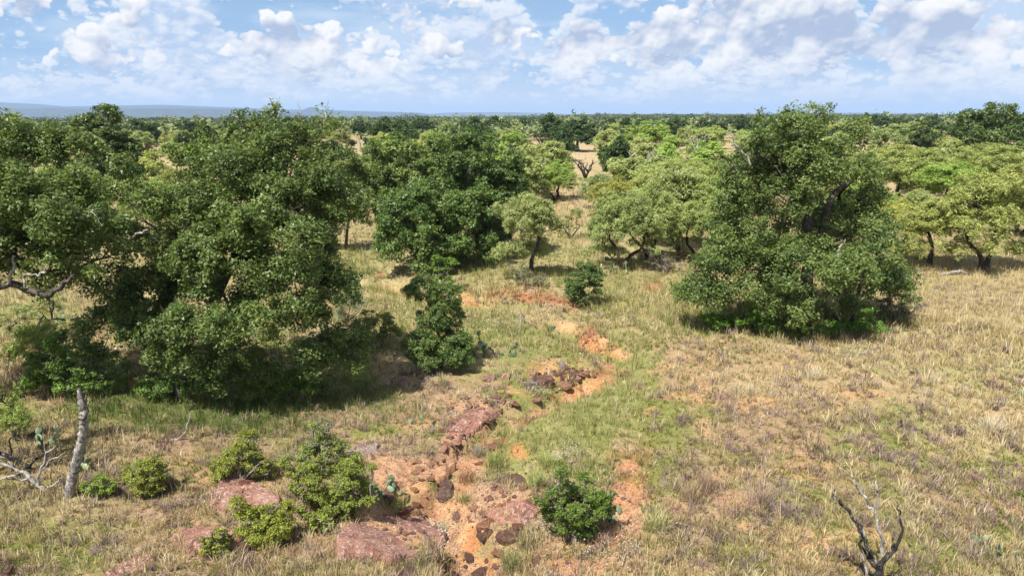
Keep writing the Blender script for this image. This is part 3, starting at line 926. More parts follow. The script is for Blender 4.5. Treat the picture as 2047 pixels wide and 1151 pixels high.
px_tree('oak_tree', 'dark oak rising above the mesquites at the far right horizon', (1990, 352),
        [(1950, 240, 34, 24), (1998, 226, 28, 20), (2030, 250, 34, 28), (1965, 275, 40, 28, -.6), (2020, 290, 44, 34, -.6), (2075, 262, 40, 34), (1930, 262, 20, 18)],
        [([(1990, 352), (1992, 310), (1990, 275)], .35, .22)], 70, 19000, 1.5, .36, .23, 109, Y=98.0, leafm=M_OAK_DARK, tone=(1, 1, 1))

# the small upright tree in the middle, by the prickly pear
px_tree('small_tree', 'slim dark green sapling rising from a round bush beside the prickly pears', (885, 735),
        [(846, 585, 36, 34), (888, 592, 40, 44, 0), (862, 640, 40, 44, -.1), (898, 640, 34, 40, .1), (876, 690, 66, 42, -.3), (915, 705, 42, 38, -.3), (850, 700, 46, 36, -.3), (885, 715, 60, 28, -.5)],
        [([(882, 732), (880, 690), (868, 640), (850, 590)], .05, .03), ([(890, 732, .1), (892, 680, .1), (888, 620)], .04, .025), ([(872, 732, -.1), (865, 700, -.2)], .04, .03)], 150, 60000, .34, .066, .043, 110, leafm=M_OAK_DARK, tone=(1.25, 1.25, 1.15), twigs=3)
px_tree('bush', 'compact dark green bush alone on the red bank, casting its shadow rightwards', (1160, 612),
        [(1165, 562, 36, 36), (1145, 585, 22, 24, -.2), (1188, 575, 20, 28, -.2), (1172, 532, 18, 14, 0), (1196, 545, 14, 14, 0), (1160, 595, 26, 16, -.2)],
        [([(1160, 610), (1164, 590), (1168, 570)], .05, .03), ([(1170, 610, .1), (1182, 585, .1)], .04, .03)], 70, 17000, .26, .075, .046, 111, leafm=M_OAK_DARK, tone=(1.1, 1.15, 1.05), twigs=3, cat='bush')


# ------------------------------------------------------------------ mesquites: a few built once, then copied
def mesquite_proto(seed, n_leaf, L, Wd, n_bough, br, stems, low=5, twigs=6):
    g_ = np.random.default_rng(seed)
    blobs = []
    for k_ in range(7):
        a = k_ * 2.4 + g_.uniform(0, .6)
        r_ = g_.uniform(.5, 1.35)
        blobs.append((r_ * math.cos(a), r_ * math.sin(a), g_.uniform(2.3, 3.5), g_.uniform(.75, 1.1), g_.uniform(.75, 1.1), g_.uniform(.8, 1.15)))
    blobs.append((g_.uniform(-.3, .3), g_.uniform(-.3, .3), 3.6, .95, .95, .8))
    for k_ in range(low):
        a = k_ * 1.26 * 5 / low + g_.uniform(0, 1.5)
        blobs.append((1.55 * math.cos(a), 1.55 * math.sin(a), g_.uniform(1.0, 1.9), .85, .85, .75))
    trunks = []
    for k_ in range(stems):
        a = 6.283 * k_ / stems + g_.uniform(-.5, .5)
        lean = g_.uniform(.25, .6) if stems > 1 else g_.uniform(0, .25)
        p0 = np.array([.1 * math.cos(a), .1 * math.sin(a), 0]) if stems > 1 else np.zeros(3)
        p1 = p0 + np.array([lean * .5 * math.cos(a) + g_.normal() * .08, lean * .5 * math.sin(a) + g_.normal() * .08, .55])
        p2 = p1 + np.array([lean * .9 * math.cos(a) + g_.normal() * .14, lean * .9 * math.sin(a) + g_.normal() * .14, .55])
        p3 = p2 + np.array([lean * .7 * math.cos(a) + g_.normal() * .18, lean * .7 * math.sin(a) + g_.normal() * .18, .5])
        r_ = .15 if stems == 1 else .115
        trunks.append(([p0, p1, p2, p3], r_, r_ * .6))
    return tree_parts(blobs, trunks, n_bough, n_leaf, br, L, Wd, seed, gnarl=.24, twigs=twigs, up=.7, droop=.25, rnd=.8, tint_spread=.28, low_cut=-.5, flat_=.85)


MESQ_MESH = {}
for i, (sd, st) in enumerate(((201, 1), (202, 2), (203, 3), (204, 2))):
    p_ = mesquite_proto(sd, 25000, .17, .048, 100, .54, st, low=2)
    MESQ_MESH['near', i] = (make_mesh('trunk', *p_[0], smooth=True), make_mesh('crown', p_[1][0], p_[1][1], tint=p_[1][2]))
for i, (sd, st) in enumerate(((211, 2), (212, 3), (213, 1), (214, 2), (215, 3))):
    p_ = mesquite_proto(sd, 8600, .30, .12, 85, .62, st, twigs=2)
    MESQ_MESH['far', i] = (make_mesh('trunk', *p_[0], smooth=True), make_mesh('crown', p_[1][0], p_[1][1], tint=p_[1][2]))
p_ = mesquite_proto(221, 5200, .16, .045, 50, .40, 3, twigs=9)
MESQ_MESH['thin', 0] = (make_mesh('trunk', *p_[0], smooth=True), make_mesh('crown', p_[1][0], p_[1][1], tint=p_[1][2]))
OAK_MESH = []
for sd in (231, 232, 233):
    g_ = np.random.default_rng(sd)
    bl = [(g_.normal() * 1.6, g_.normal() * 1.6, g_.uniform(3.0, 5.4), g_.uniform(1.6, 2.4), g_.uniform(1.6, 2.4), g_.uniform(1.1, 1.7)) for _ in range(8)] + [(0, 0, 6.0, 1.7, 1.7, 1.2), (0, 0, 2.6, 3.2, 3.2, 1.3)]
    p_ = tree_parts(bl, [([(0, 0, 0), (.1, .1, 1.2), (.2, 0, 2.4)], .32, .22)], 70, 8200, .95, .46, .31, sd, twigs=1)
    OAK_MESH.append((make_mesh('trunk', *p_[0], smooth=True), make_mesh('crown', p_[1][0], p_[1][1], tint=p_[1][2])))
EXT = {}
for k_, (a_, b_) in MESQ_MESH.items():
    c_ = np.empty(len(b_.vertices) * 3, np.float32); b_.vertices.foreach_get('co', c_); c_ = c_.reshape(-1, 3)
    lo_, hi_ = np.percentile(c_, 1, 0), np.percentile(c_, 99, 0)
    EXT[k_] = (float(hi_[0] - lo_[0] + hi_[1] - lo_[1]) / 2, float(hi_[2]))
for k_, (a_, b_) in MESQ_MESH.items():
    a_.materials.append(M_MBARK); b_.materials.append(M_MESQ)
for a_, b_ in OAK_MESH:
    a_.materials.append(M_BARK); b_.materials.append(M_OAK_DARK)

PALE_G, YEL, BRIGHT, GREYG, MIDG, OLIVE = (1.0, 1.0, 1.0), (1.06, 1.02, .80), (.90, 1.06, .66), (.86, .88, .95), (.80, .87, .80), (.98, .94, .80)


def stand(name, label, meshes, base, sx, sz, rz, tone, cat='tree', group=None):
    t = thing(name, label, cat, base, group)
    t.rotation_euler.z = rz
    t.scale = (sx, sx, sz)
    tr, cr = (bpy.data.objects.new(n_, m_) for n_, m_ in zip(('trunk', 'crown'), meshes))
    for o in (tr, cr):
        col.objects.link(o); o.parent = t
    cr.color = (*tone, 1.0)
    return t


TAKEN = []


def mesq(label, base_px, top_py, width_px, kind, var, tone, rz=0.0, group=None, name='mesquite_tree', cat='tree'):
    b = at(*base_px)
    _, zt = plane(base_px[0], top_py, b.y)
    H = max(.8, zt - b.z)
    wm = width_px * (b.y * CP + 3) / F
    TAKEN.append((b.x, b.y, wm * .5))
    return stand(name, label, MESQ_MESH[kind, var], b, wm / EXT[kind, var][0], H / EXT[kind, var][1], rz, tone, cat, group)


mesq('pale mesquite with a thick black trunk standing on the grass bank above the red wash', (1067, 553), 393, 124, 'near', 0, PALE_G, .4)
mesq('thin airy mesquite sapling of bare grey stems right behind the black trunked mesquite', (1140, 477), 416, 56, 'thin', 0, PALE_G, .2)
mesq('bright lime green mesquite in the clearing beside the central dark oaks', (1112, 400), 330, 92, 'near', 2, BRIGHT, 1.0)
mesq('mesquite with a slanting trunk over prickly pears at the left end of the thicket', (1246, 537), 385, 124, 'near', 1, (.95, 1.0, .95), 2.6)
mesq('dark stemmed mesquite in the thicket front, second from its left end', (1300, 522), 372, 130, 'near', 2, (1.0, 1.05, .9), .7)
mesq('tall full mesquite towering in the thicket just left of the lone big oak', (1352, 500), 335, 150, 'near', 3, PALE_G, 1.9)
mesq('mesquite half hidden behind the left shoulder of the lone big oak', (1425, 512), 360, 140, 'near', 0, (.95, 1.05, .8), 4.0)
mesq('light green mesquite low in front of the lone big oak, left side', (1392, 528), 402, 120, 'near', 1, (1.0, 1.04, .9), 5.1)
mesq('fluffy pale mesquite in the second row of the thicket', (1330, 446), 322, 140, 'near', 0, (1.08, 1.08, .9), 2.7)
mesq('fluffy pale mesquite of the second row just left of the lone big oak', (1418, 446), 316, 140, 'near', 2, (1.0, 1.04, .85), 5.5)
mesq('grey green mesquite low at the left front of the thicket', (1205, 505), 430, 70, 'near', 3, (.9, .95, .95), 1.5)
mesq('broad mesquite behind the yellowing one, right of the lone big oak', (1800, 420), 300, 170, 'near', 1, (.98, 1.0, .8), 4.4)
mesq('light fluffy mesquite far right behind the flat topped bright one', (1950, 400), 290, 150, 'near', 0, (1.0, 1.02, .85), 3.1)
mesq('golden olive leaved shrubby tree at the back of the thicket', (1232, 446), 355, 96, 'near', 2, (1.06, .96, .60), 3.0)
mesq('grey green feathery mesquite between the clearing and the golden shrub', (1196, 418), 350, 70, 'near', 3, GREYG, 5.0)
mesq('V stemmed mesquite standing alone in dry grass near the right edge', (1966, 542), 346, 178, 'near', 1, (1.05, 1.02, .85), .35)
mesq('yellowing mesquite with one crooked stem, right beside the lone big oak', (1856, 532), 398, 130, 'near', 0, YEL, 2.2)
mesq('pale yellow mesquite tucked behind the right flank of the lone big oak', (1795, 505), 402, 120, 'near', 2, (1.2, 1.1, .75), 1.2)
mesq('wide bright green flat topped mesquite behind the yellowing one', (1892, 440), 328, 140, 'near', 3, (.88, 1.06, .62), .9)
mesq('feathery mesquite at the right edge behind the V stemmed tree', (2036, 470), 352, 120, 'near', 2, (1.05, 1.0, .8), 3.3)
mesq('young mesquite with thin stems in front of the right edge limbs, over cactus', (72, 690), 592, 130, 'thin', 0, PALE_G, 0.4, name='mesquite_sapling')
mesq('dark barked mesquite cut by the left edge beside the fallen grey branches', (-8, 945), 640, 150, 'thin', 0, BRIGHT, 2.0)
mesq('soft green mesquite seen in the gap between the two big left oaks', (318, 470), 362, 120, 'near', 1, (.85, .95, .75), 1.4)
mesq('olive mesquite behind the gap of the left oaks, higher up the slope', (352, 430), 338, 90, 'near', 3, OLIVE, 2.9)
mesq('small round yellow green mesquite alone in the far left clearing', (302, 336), 300, 42, 'far', 1, (1.1, 1.1, .7), .3)
mesq('smallest bright mesquite beside the round one in the far left clearing', (340, 318), 293, 34, 'far', 3, BRIGHT, 1.3)

# named dark oaks farther out
for lb, bx, by, ty, wd, v_, tn in (('massive dark oak in the mid distance beyond the central clearing, left of its twin', 1100, 300, 232, 84, 0, (.62, .68, .72)),
                                   ('massive dark oak in the mid distance beyond the central clearing, right of its twin', 1155, 303, 236, 92, 1, (.62, .70, .70)),
                                   ('small round dark oak right of the twin dark oaks below the grey roof', 1216, 296, 252, 46, 2, (.55, .62, .66)),
                                   ('round dark oak standing above the mid green oaks left of centre', 785, 296, 240, 70, 1, (.60, .72, .68)),
                                   ('brownish dark oak behind the bright topped mesquite near the white house', 1355, 292, 238, 60, 2, (.70, .66, .62)),
                                   ('dark oak at the left edge above the broad oak', 40, 330, 236, 90, 0, (.70, .82, .75)),
                                   ('dark leaning oak on the skyline at the left of the ragged topped oak', 125, 345, 244, 70, 2, (.85, .95, .8)),
                                   ('dusky oak between the lone big oak and the right skyline oak', 1850, 318, 240, 70, 2, (.85, .85, .78))):
    b = at(bx, by)
    _, zt = plane(bx, ty, b.y)
    wm = wd * (b.y + 2) / F
    TAKEN.append((b.x, b.y, wm * .4))
    stand('oak_tree', lb, OAK_MESH[v_], b, wm / 8.4, (zt - b.z) / 7.2, v_ * 1.7, tn)
mesq('tall lime crowned mesquite rising above the far thicket below the white house', (1300, 310), 244, 76, 'far', 0, (.88, 1.06, .60), 1.0)

# the rest of the savanna, thinning into the distance
CLEAR = [(1150, 440, 62, 62), (1120, 306, 66, 15), (1265, 318, 46, 8), (1462, 345, 30, 20), (300, 340, 56, 24), (722, 300, 30, 10), (2010, 325, 60, 22), (1985, 500, 120, 50), (680, 500, 60, 30), (1150, 520, 120, 60), (1420, 560, 120, 60),
         (640, 480, 60, 40), (1320, 560, 120, 40), (860, 500, 190, 60), (120, 640, 240, 120), (1600, 600, 330, 120), (500, 700, 400, 230), (1180, 370, 26, 50), (1415, 246, 10, 6)]
rs = np.random.default_rng(77)
made = 0
tries = 0
cands = []
while made < 390 and tries < 20000:
    tries += 1
    a_ = R(rs.uniform(-39.5, 39.5)); u_ = rs.random()
    d_ = 52 + 240 * u_ ** .95
    x_, y_ = d_ * math.sin(a_), d_ * math.cos(a_)
    px_, py_, _ = proj(x_, y_, 0.0)
    if any(abs(px_ - c_[0]) < c_[2] and abs(py_ - c_[1]) < c_[3] for c_ in CLEAR):
        continue
    rr_ = 1.6 + d_ * .003
    if any((x_ - q[0]) ** 2 + (y_ - q[1]) ** 2 < (q[2] * .75 + rr_) ** 2 for q in TAKEN):
        continue
    if fbm(np.array([x_ / 35]), np.array([y_ / 35]), 2, 5)[0] < .31:
        continue
    TAKEN.append((x_, y_, rr_))
    made += 1
    cands.append((x_, y_, d_, px_))
TONES = [('pale green', PALE_G), ('yellowish', (1.10, 1.04, .78)), ('bright green', (.86, 1.02, .66)), ('dusty olive', OLIVE), ('grey green', (.80, .84, .85)), ('mid green', MIDG)]
for (x_, y_, d_, px_) in cands:
    b = (x_, y_, ground_z(x_, y_) - .05)
    right = px_ > 1040
    where = 'behind the left oaks' if px_ < 640 else ('behind the dark oaks' if px_ < 1060 else ('left of the lone oak' if px_ < 1480 else 'right of the lone oak'))
    band = 'near' if d_ < 95 else ('middle' if d_ < 180 else 'far')
    if rs.random() < (.02 + .36 * sstep(d_, 130, 300) + (.0 if right else .12)):
        k_ = rs.integers(3)
        h_ = rs.uniform(5.4, 7.6)
        f_ = rs.uniform(.8, 1.0)
        stand('oak_tree', f'dark oak in the {band} scrub {where}', OAK_MESH[k_], b, rs.uniform(.7, 1.05), h_ / 7.2, rs.uniform(0, 6.28), (.70 * f_, .78 * f_, .74 * f_), group=f'dark oaks of the {band} scrub {where}')
    else:
        ti_ = int(rs.choice(6, p=(.30, .13, .16, .15, .12, .14) if right else (.16, .08, .14, .20, .14, .28)))
        tn, tc_ = TONES[ti_]
        f_ = rs.uniform(.88, 1.1)
        h_ = rs.uniform(2.8, 5.4) + (.4 if d_ > 150 else 0)
        w_ = h_ * rs.uniform(.9, 1.3)
        mk_ = ('far' if d_ > 70 else 'near', int(rs.integers(5 if d_ > 70 else 4)))
        stand('mesquite_tree', f'{tn} mesquite in the {band} scrub {where}', MESQ_MESH[mk_], b, w_ / EXT[mk_][0], h_ / EXT[mk_][1], rs.uniform(0, 6.28),
              tuple((1.14 if d_ > 70 else 1.02) * f_ * q for q in tc_), group=f'{tn} mesquites of the {band} scrub {where}')

# ------------------------------------------------------------------ the far wood that reads as one mass
gfar = np.random.default_rng(41)
nT = 5400
aa = np.radians(gfar.uniform(-56, 56, nT)); dd = 235 * (15.0 ** (gfar.random(nT) ** 1.1))
tx, ty = dd * np.sin(aa), dd * np.cos(aa)
px_, py_, _ = proj(tx, ty, 0 * tx)
keep = ~((np.abs(px_ - 1420) < 26) & (dd < 425)) & ~((np.abs(px_ - 1328) < 20) & (dd < 385))
tx, ty, dd = tx[keep], ty[keep], dd[keep]
nT = len(tx)
tzb = height(tx, ty)
th = gfar.uniform(3.4, 6.8, nT) * (1 + gfar.uniform(.2, .75, nT) * (gfar.random(nT) < .16))
tw = gfar.uniform(3.5, 6.5, nT) * (1 + sstep(dd, 500, 2500) * 1.8)
PER = 46
u = unit(gfar.normal(size=(nT, PER, 3)))
u[..., 2] = np.abs(u[..., 2]) * 1.0 - .15
rr = gfar.random((nT, PER)) ** .33
lob = 1 + .35 * np.sin(3 * np.arctan2(u[..., 1], u[..., 0]) + gfar.uniform(0, 6, (nT, 1)))
cc = np.stack([tx[:, None] + u[..., 0] * rr * lob * tw[:, None], ty[:, None] + u[..., 1] * rr * lob * tw[:, None],
               tzb[:, None] + th[:, None] * .36 + u[..., 2] * rr * th[:, None] * .62], -1).reshape(-1, 3)
sz = np.repeat(.55 + .9 * sstep(dd, 350, 2600) + .0 * dd, PER)
V_, T_ = leaf_cards(cc, u.reshape(-1, 3), 2.7 * sz[:, None], 2.1 * sz[:, None], gfar, up=.4, droop=.1, rnd=.7)
tt_ = np.clip(np.repeat(np.where(gfar.random(nT) < np.where(dd < 480, .60, .12), gfar.uniform(.6, 1, nT), gfar.uniform(0, .40, nT)), PER) + gfar.normal(0, .12, nT * PER), 0, 1)
m_far = leaf_mat('far_foliage', (0.040, 0.060, 0.022), (0.200, 0.235, 0.095), .15, .7, .15)
link('far_woods', make_mesh('far_woods', V_, T_, tint=tt_), m_far, kind='stuff')


# ------------------------------------------------------------------ two ranch houses among the far trees
def box(x0, x1, y0, y1, z0, z1):
    V_ = np.array([(x0, y0, z0), (x1, y0, z0), (x1, y1, z0), (x0, y1, z0), (x0, y0, z1), (x1, y0, z1), (x1, y1, z1), (x0, y1, z1)], float)
    q = [(0, 3, 2, 1), (4, 5, 6, 7), (0, 1, 5, 4), (1, 2, 6, 5), (2, 3, 7, 6), (3, 0, 4, 7)]
    return V_, np.array([t_ for a, b, c_, d in q for t_ in ((a, b, c_), (a, c_, d))])


def plain(name, color, rough=.7, spec=.3, sc=2.0, amt=.25):
    m, M, out = new_mat(name)
    co = M.n('ShaderNodeTexCoord').outputs['Object']
    n_ = M.noise(co, sc, 4, .6)
    p_ = principled(M, M.mix(M.ramp(n_, .3, .7), tuple(q * (1 - amt) for q in color), color), rough, spec)
    M.nt.links.new(p_.outputs[0], out.inputs[0])
    return m


m_white, m_glass, m_roofw, m_roofg = plain('white_siding', (.72, .71, .68)), plain('dark_window_glass', (.05, .06, .07), .1, .6), plain('white_metal_roof', (.60, .60, .59), .5), plain('grey_metal_roof', (.48, .50, .52), .45)


def house(label, px, roof_py, D, Wd, Dp, wall_h, roof_h, m_roof):
    x_, zt = plane(px, roof_py, D)
    zb = zt - wall_h - roof_h
    t = thing('ranch_house', label, 'house', (x_, D, zb))
    w_ = Wd / 2
    link('wall', make_mesh('wall', *box(-w_, w_, 0, Dp, -4, wall_h)), m_white, t)
    wl = t.children[0]
    V_ = np.array([(-w_ - .5, -.5, wall_h + .004), (w_ + .5, -.5, wall_h + .004), (w_ + .5, Dp + .5, wall_h + .004), (-w_ - .5, Dp + .5, wall_h + .004), (-w_ + .8, Dp / 2, wall_h + roof_h), (w_ - .8, Dp / 2, wall_h + roof_h)], float)
    T_ = np.array([(0, 1, 5), (0, 5, 4), (1, 2, 5), (2, 3, 4), (2, 4, 5), (3, 0, 4), (0, 3, 2), (0, 2, 1)])
    link('roof', make_mesh('roof', V_, T_), m_roof, t)
    for xx in (-w_ * .6, -w_ * .1, w_ * .55):
        link('window', make_mesh('window', *box(xx - .5, xx + .5, -.05, .05, 1.0, 2.2)), m_glass, wl)
    link('door', make_mesh('door', *box(w_ * .2 - .45, w_ * .2 + .45, -.05, .05, 0, 2.1)), m_glass, t)
    return t


house('white house with a pale roof among far dark trees, left of the lone oak', 1413, 242, 400, 10, 8, 2.7, 1.3, m_roofw)
house('low grey roofed house in the far trees behind the twin dark oaks', 1238 + 90, 248.5, 360, 8.5, 7, 2.2, .9, m_roofg)
house('tiny white building on the far left plain below the hills', 480, 226.5, 2900, 34, 20, 8, 6, m_roofw)


# ------------------------------------------------------------------ bushes
M_TWIG = bark_mat('grey_twig', (.10, .085, .07), (.30, .27, .235), 8.0)


def bush(label, base_px, blobs, n_leaf, tone, seed, leaf=(.044, .030), br=.2, nb=80, mat=None, stems=8, name='bush', twigs=5, **kw):
    g_ = np.random.default_rng(seed)
    tr = []
    bx, by = base_px
    # ragged shoots at the outline
    w_all = max(q[0] + q[2] for q in blobs) - min(q[0] - q[2] for q in blobs)
    if mat is None:
        for _ in range(7):
            q = blobs[int(g_.integers(len(blobs)))]
            a_ = g_.uniform(.1, 3.04)
            blobs = blobs + [(q[0] + math.cos(a_) * q[2] * 1.05, q[1] - math.sin(a_) * q[3] * 1.1, w_all * g_.uniform(.03, .06), w_all * g_.uniform(.04, .09), g_.normal() * .2)]
        n_leaf = int(n_leaf * 1.6)
    for k_ in range(stems):
        q = blobs[int(g_.integers(len(blobs)))]
        tr.append(([(bx + g_.normal() * 6, by, g_.normal() * .1), ((bx + q[0]) / 2 + g_.normal() * 4, (by + q[1]) / 2, g_.normal() * .12), (q[0] + g_.normal() * 5, q[1] + q[3] * .2, g_.normal() * .15)], .028, .015))
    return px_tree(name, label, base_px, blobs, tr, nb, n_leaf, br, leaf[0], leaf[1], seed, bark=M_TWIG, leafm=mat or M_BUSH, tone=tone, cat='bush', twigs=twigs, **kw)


YG, MG, DG = (1.12, 1.05, .85), (.9, 1.0, .85), (.55, .78, .62)
bush('round yellow green bush alone in dry grass, right of the pale dead trunk', (293, 990), [(292, 945, 44, 32), (270, 955, 26, 22), (318, 958, 28, 24), (295, 925, 26, 14), (290, 970, 40, 18)], 8500, YG, 301)
bush('yellow green bush leaning over a dark stone on the pinkish slab', (478, 960), [(486, 905, 40, 32), (458, 935, 34, 24), (512, 930, 30, 22), (500, 880, 24, 16), (530, 945, 14, 12), (440, 950, 18, 12)], 9500, YG, 302)
bush('largest foreground bush, light green and rounded, beside the prickly pear', (660, 1030), [(655, 955, 76, 46), (625, 985, 58, 38), (695, 985, 60, 42), (612, 940, 40, 36), (700, 945, 42, 32), (735, 990, 28, 26), (655, 1010, 76, 28)], 21000, (1.0, 1.02, .85), 303, nb=90)
bush('wispy pale topped shrub standing just behind the largest foreground bush', (640, 950), [(640, 888, 34, 22), (620, 908, 32, 24), (665, 895, 28, 26), (650, 860, 20, 12), (690, 920, 16, 18)], 5200, (.95, 1.0, 1.05), 304, twigs=7)
bush('low spreading yellow green bush below the largest foreground bush', (530, 1085), [(520, 1035, 40, 26), (485, 1030, 26, 22), (555, 1050, 34, 26), (530, 1065, 50, 20), (575, 1025, 18, 20), (500, 1060, 26, 18)], 10500, (1.15, 1.1, .7), 305)
bush('little bush sprouting at the edge of the broken red slab', (430, 1112), [(430, 1088, 24, 20), (418, 1100, 16, 14), (446, 1100, 14, 16), (432, 1072, 12, 8)], 3600, YG, 306, nb=30, br=.14)
bush('small bright bush at the foot of the largest foreground bush', (636, 1062), [(636, 1042, 22, 16), (622, 1048, 12, 10), (652, 1050, 12, 10)], 2800, (1.1, 1.15, .7), 307, nb=26, br=.13)
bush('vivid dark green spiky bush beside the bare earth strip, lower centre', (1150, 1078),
     [(1150, 1010, 54, 44), (1115, 1030, 34, 32), (1190, 1020, 36, 38), (1125, 975, 24, 30), (1170, 965, 18, 26), (1150, 1055, 46, 20), (1098, 1010, 18, 18), (1205, 1000, 18, 24), (1110, 955, 9, 16), (1185, 985, 22, 22)], 17000, (.54, .72, .50), 308, nb=95)
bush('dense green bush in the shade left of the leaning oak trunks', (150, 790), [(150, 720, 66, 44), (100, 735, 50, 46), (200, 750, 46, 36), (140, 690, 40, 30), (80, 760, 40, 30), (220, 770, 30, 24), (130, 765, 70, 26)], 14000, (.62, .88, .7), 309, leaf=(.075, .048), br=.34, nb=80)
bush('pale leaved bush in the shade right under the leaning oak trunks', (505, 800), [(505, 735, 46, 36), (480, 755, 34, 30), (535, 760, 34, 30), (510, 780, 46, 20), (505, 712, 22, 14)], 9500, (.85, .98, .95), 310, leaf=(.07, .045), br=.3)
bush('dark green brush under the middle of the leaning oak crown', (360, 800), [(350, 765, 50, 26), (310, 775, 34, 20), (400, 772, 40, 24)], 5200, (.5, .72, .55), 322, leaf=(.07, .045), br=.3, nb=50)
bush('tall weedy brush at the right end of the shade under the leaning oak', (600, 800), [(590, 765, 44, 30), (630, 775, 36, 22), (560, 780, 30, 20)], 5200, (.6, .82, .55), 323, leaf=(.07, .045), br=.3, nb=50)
bush('feathery lime sapling in front of the shaded bush at far left', (80, 760), [(70, 680, 40, 30), (100, 700, 26, 24), (45, 700, 26, 26), (80, 655, 26, 18)], 5200, (1.05, 1.12, .75), 311, leaf=(.11, .03), mat=M_MESQ, br=.34, nb=40, name='mesquite_sapling')
bush('lime green feathery shoot by the dark trunk at the left edge', (30, 880), [(28, 840, 28, 24), (20, 815, 20, 18), (40, 855, 18, 16)], 2600, (1.1, 1.12, .8), 312, leaf=(.10, .026), mat=M_MESQ, br=.26, nb=26, name='mesquite_sapling')
bush('low bright weedy bush at the foot of the pale dead trunk', (205, 990), [(200, 972, 26, 14), (225, 978, 16, 10), (180, 978, 16, 10)], 2600, (1.0, 1.2, .7), 313, nb=26, br=.14)
bush('silvery grey bush of the sunny slope right of the huge oak', (690, 650), [(690, 590, 40, 36), (720, 610, 26, 26), (700, 625, 36, 22)], 4200, (.95, .92, 1.35), 314, leaf=(.1, .028), mat=M_MESQ, br=.3, nb=34)
bush('straggling green bush on the slope between the huge oak and the sapling', (760, 690), [(755, 640, 36, 26), (740, 665, 30, 20), (785, 660, 24, 20)], 4200, (.9, .95, .85), 315, leaf=(.07, .04), br=.24, nb=36)
bush('leafy ground plant in deep green at the front foot of the lone big oak', (1480, 660), [(1470, 640, 50, 12), (1520, 650, 40, 12), (1430, 640, 30, 12), (1560, 660, 40, 10)], 5200, (.75, 1.15, .6), 316, leaf=(.09, .06), br=.26, nb=50)
bush('second leafy ground plant nearer the trunk of the lone big oak', (1690, 672), [(1690, 655, 46, 14), (1640, 662, 40, 12), (1740, 652, 36, 14)], 4200, (.6, .95, .55), 317, leaf=(.09, .06), br=.26, nb=50)
bush('sparse green bush at the foot of the dome shaped dark oak', (560 + 335, 585), [(890, 545, 22, 22), (905, 530, 18, 16), (875, 560, 20, 14)], 3600, (.62, .9, .6), 318, leaf=(.09, .06), br=.24, nb=30)
bush('dry grey twiggy shrub at the right foot of the lone big oak', (1795, 640), [(1795, 600, 30, 26), (1815, 615, 24, 20), (1775, 615, 24, 22)], 500, (1.3, .9, .9), 319, leaf=(.06, .03), br=.3, nb=46, twigs=14)
bush('purplish dry twiggy shrub in the shade below the slanting mesquite', (1325, 545), [(1320, 525, 30, 18), (1350, 530, 22, 14)], 500, (1.1, .75, .8), 320, leaf=(.06, .03), br=.3, nb=36, twigs=12)
bush('brown thorny brush around the black mesquite trunk', (1060, 572), [(1045, 545, 18, 18), (1080, 555, 16, 14), (1060, 560, 30, 12)], 900, (.9, .85, .8), 321, leaf=(.06, .03), br=.26, nb=36, twigs=10)

# ------------------------------------------------------------------ dead wood
def dead_tree(name, label, cat, Y, base_px, trunk_runs, branch_runs, mat, seed=0):
    x_, _ = plane(base_px[0], base_px[1], Y)
    b = Vector((x_, Y, ground_z(x_, Y)))
    t = thing(name, label, cat, b)
    gj = np.random.default_rng(seed + 900)

    def build(runs):
        segs = []
        for run in runs:
            pts, rr = [], []
            for (a, c_, dy, r_) in run:
                xx, z_ = plane(a, c_, Y + dy)
                p3 = np.array((xx, Y + dy, z_))
                if pts:                                     # knees and crooks between the points
                    L_ = np.linalg.norm(p3 - pts[-1])
                    p0_, r0_ = pts[-1], rr[-1]
                    for f_ in (.33, .67):
                        pts.append(p0_ + (p3 - p0_) * f_ + gj.normal(size=3) * min(L_ * .07, .06) * (.15 if r_ > .09 else 1)); rr.append((r0_ + (r_ - r0_) * f_) * (gj.uniform(.98, 1.02) if r_ > .09 else gj.uniform(.90, 1.08)))
                pts.append(p3); rr.append(r_)
            segs += path_segs(pts, rr)
        V_, T_ = tubes(segs, 4, 8, .35, seed + len(segs))
        return V_ - np.array(b), T_
    link('trunk', make_mesh('trunk', *build(trunk_runs), smooth=True), mat, t)
    for run in branch_runs:
        m_ = mat
        if isinstance(run, tuple):
            run, m_ = run
        runs_ = [run] if not isinstance(run[0], list) else run
        br_ = link('branch', make_mesh('branch', *build(runs_[:1]), smooth=True), m_, t)
        for tw in runs_[1:]:
            link('twig', make_mesh('twig', *build([tw]), smooth=True), m_, br_)
    return t


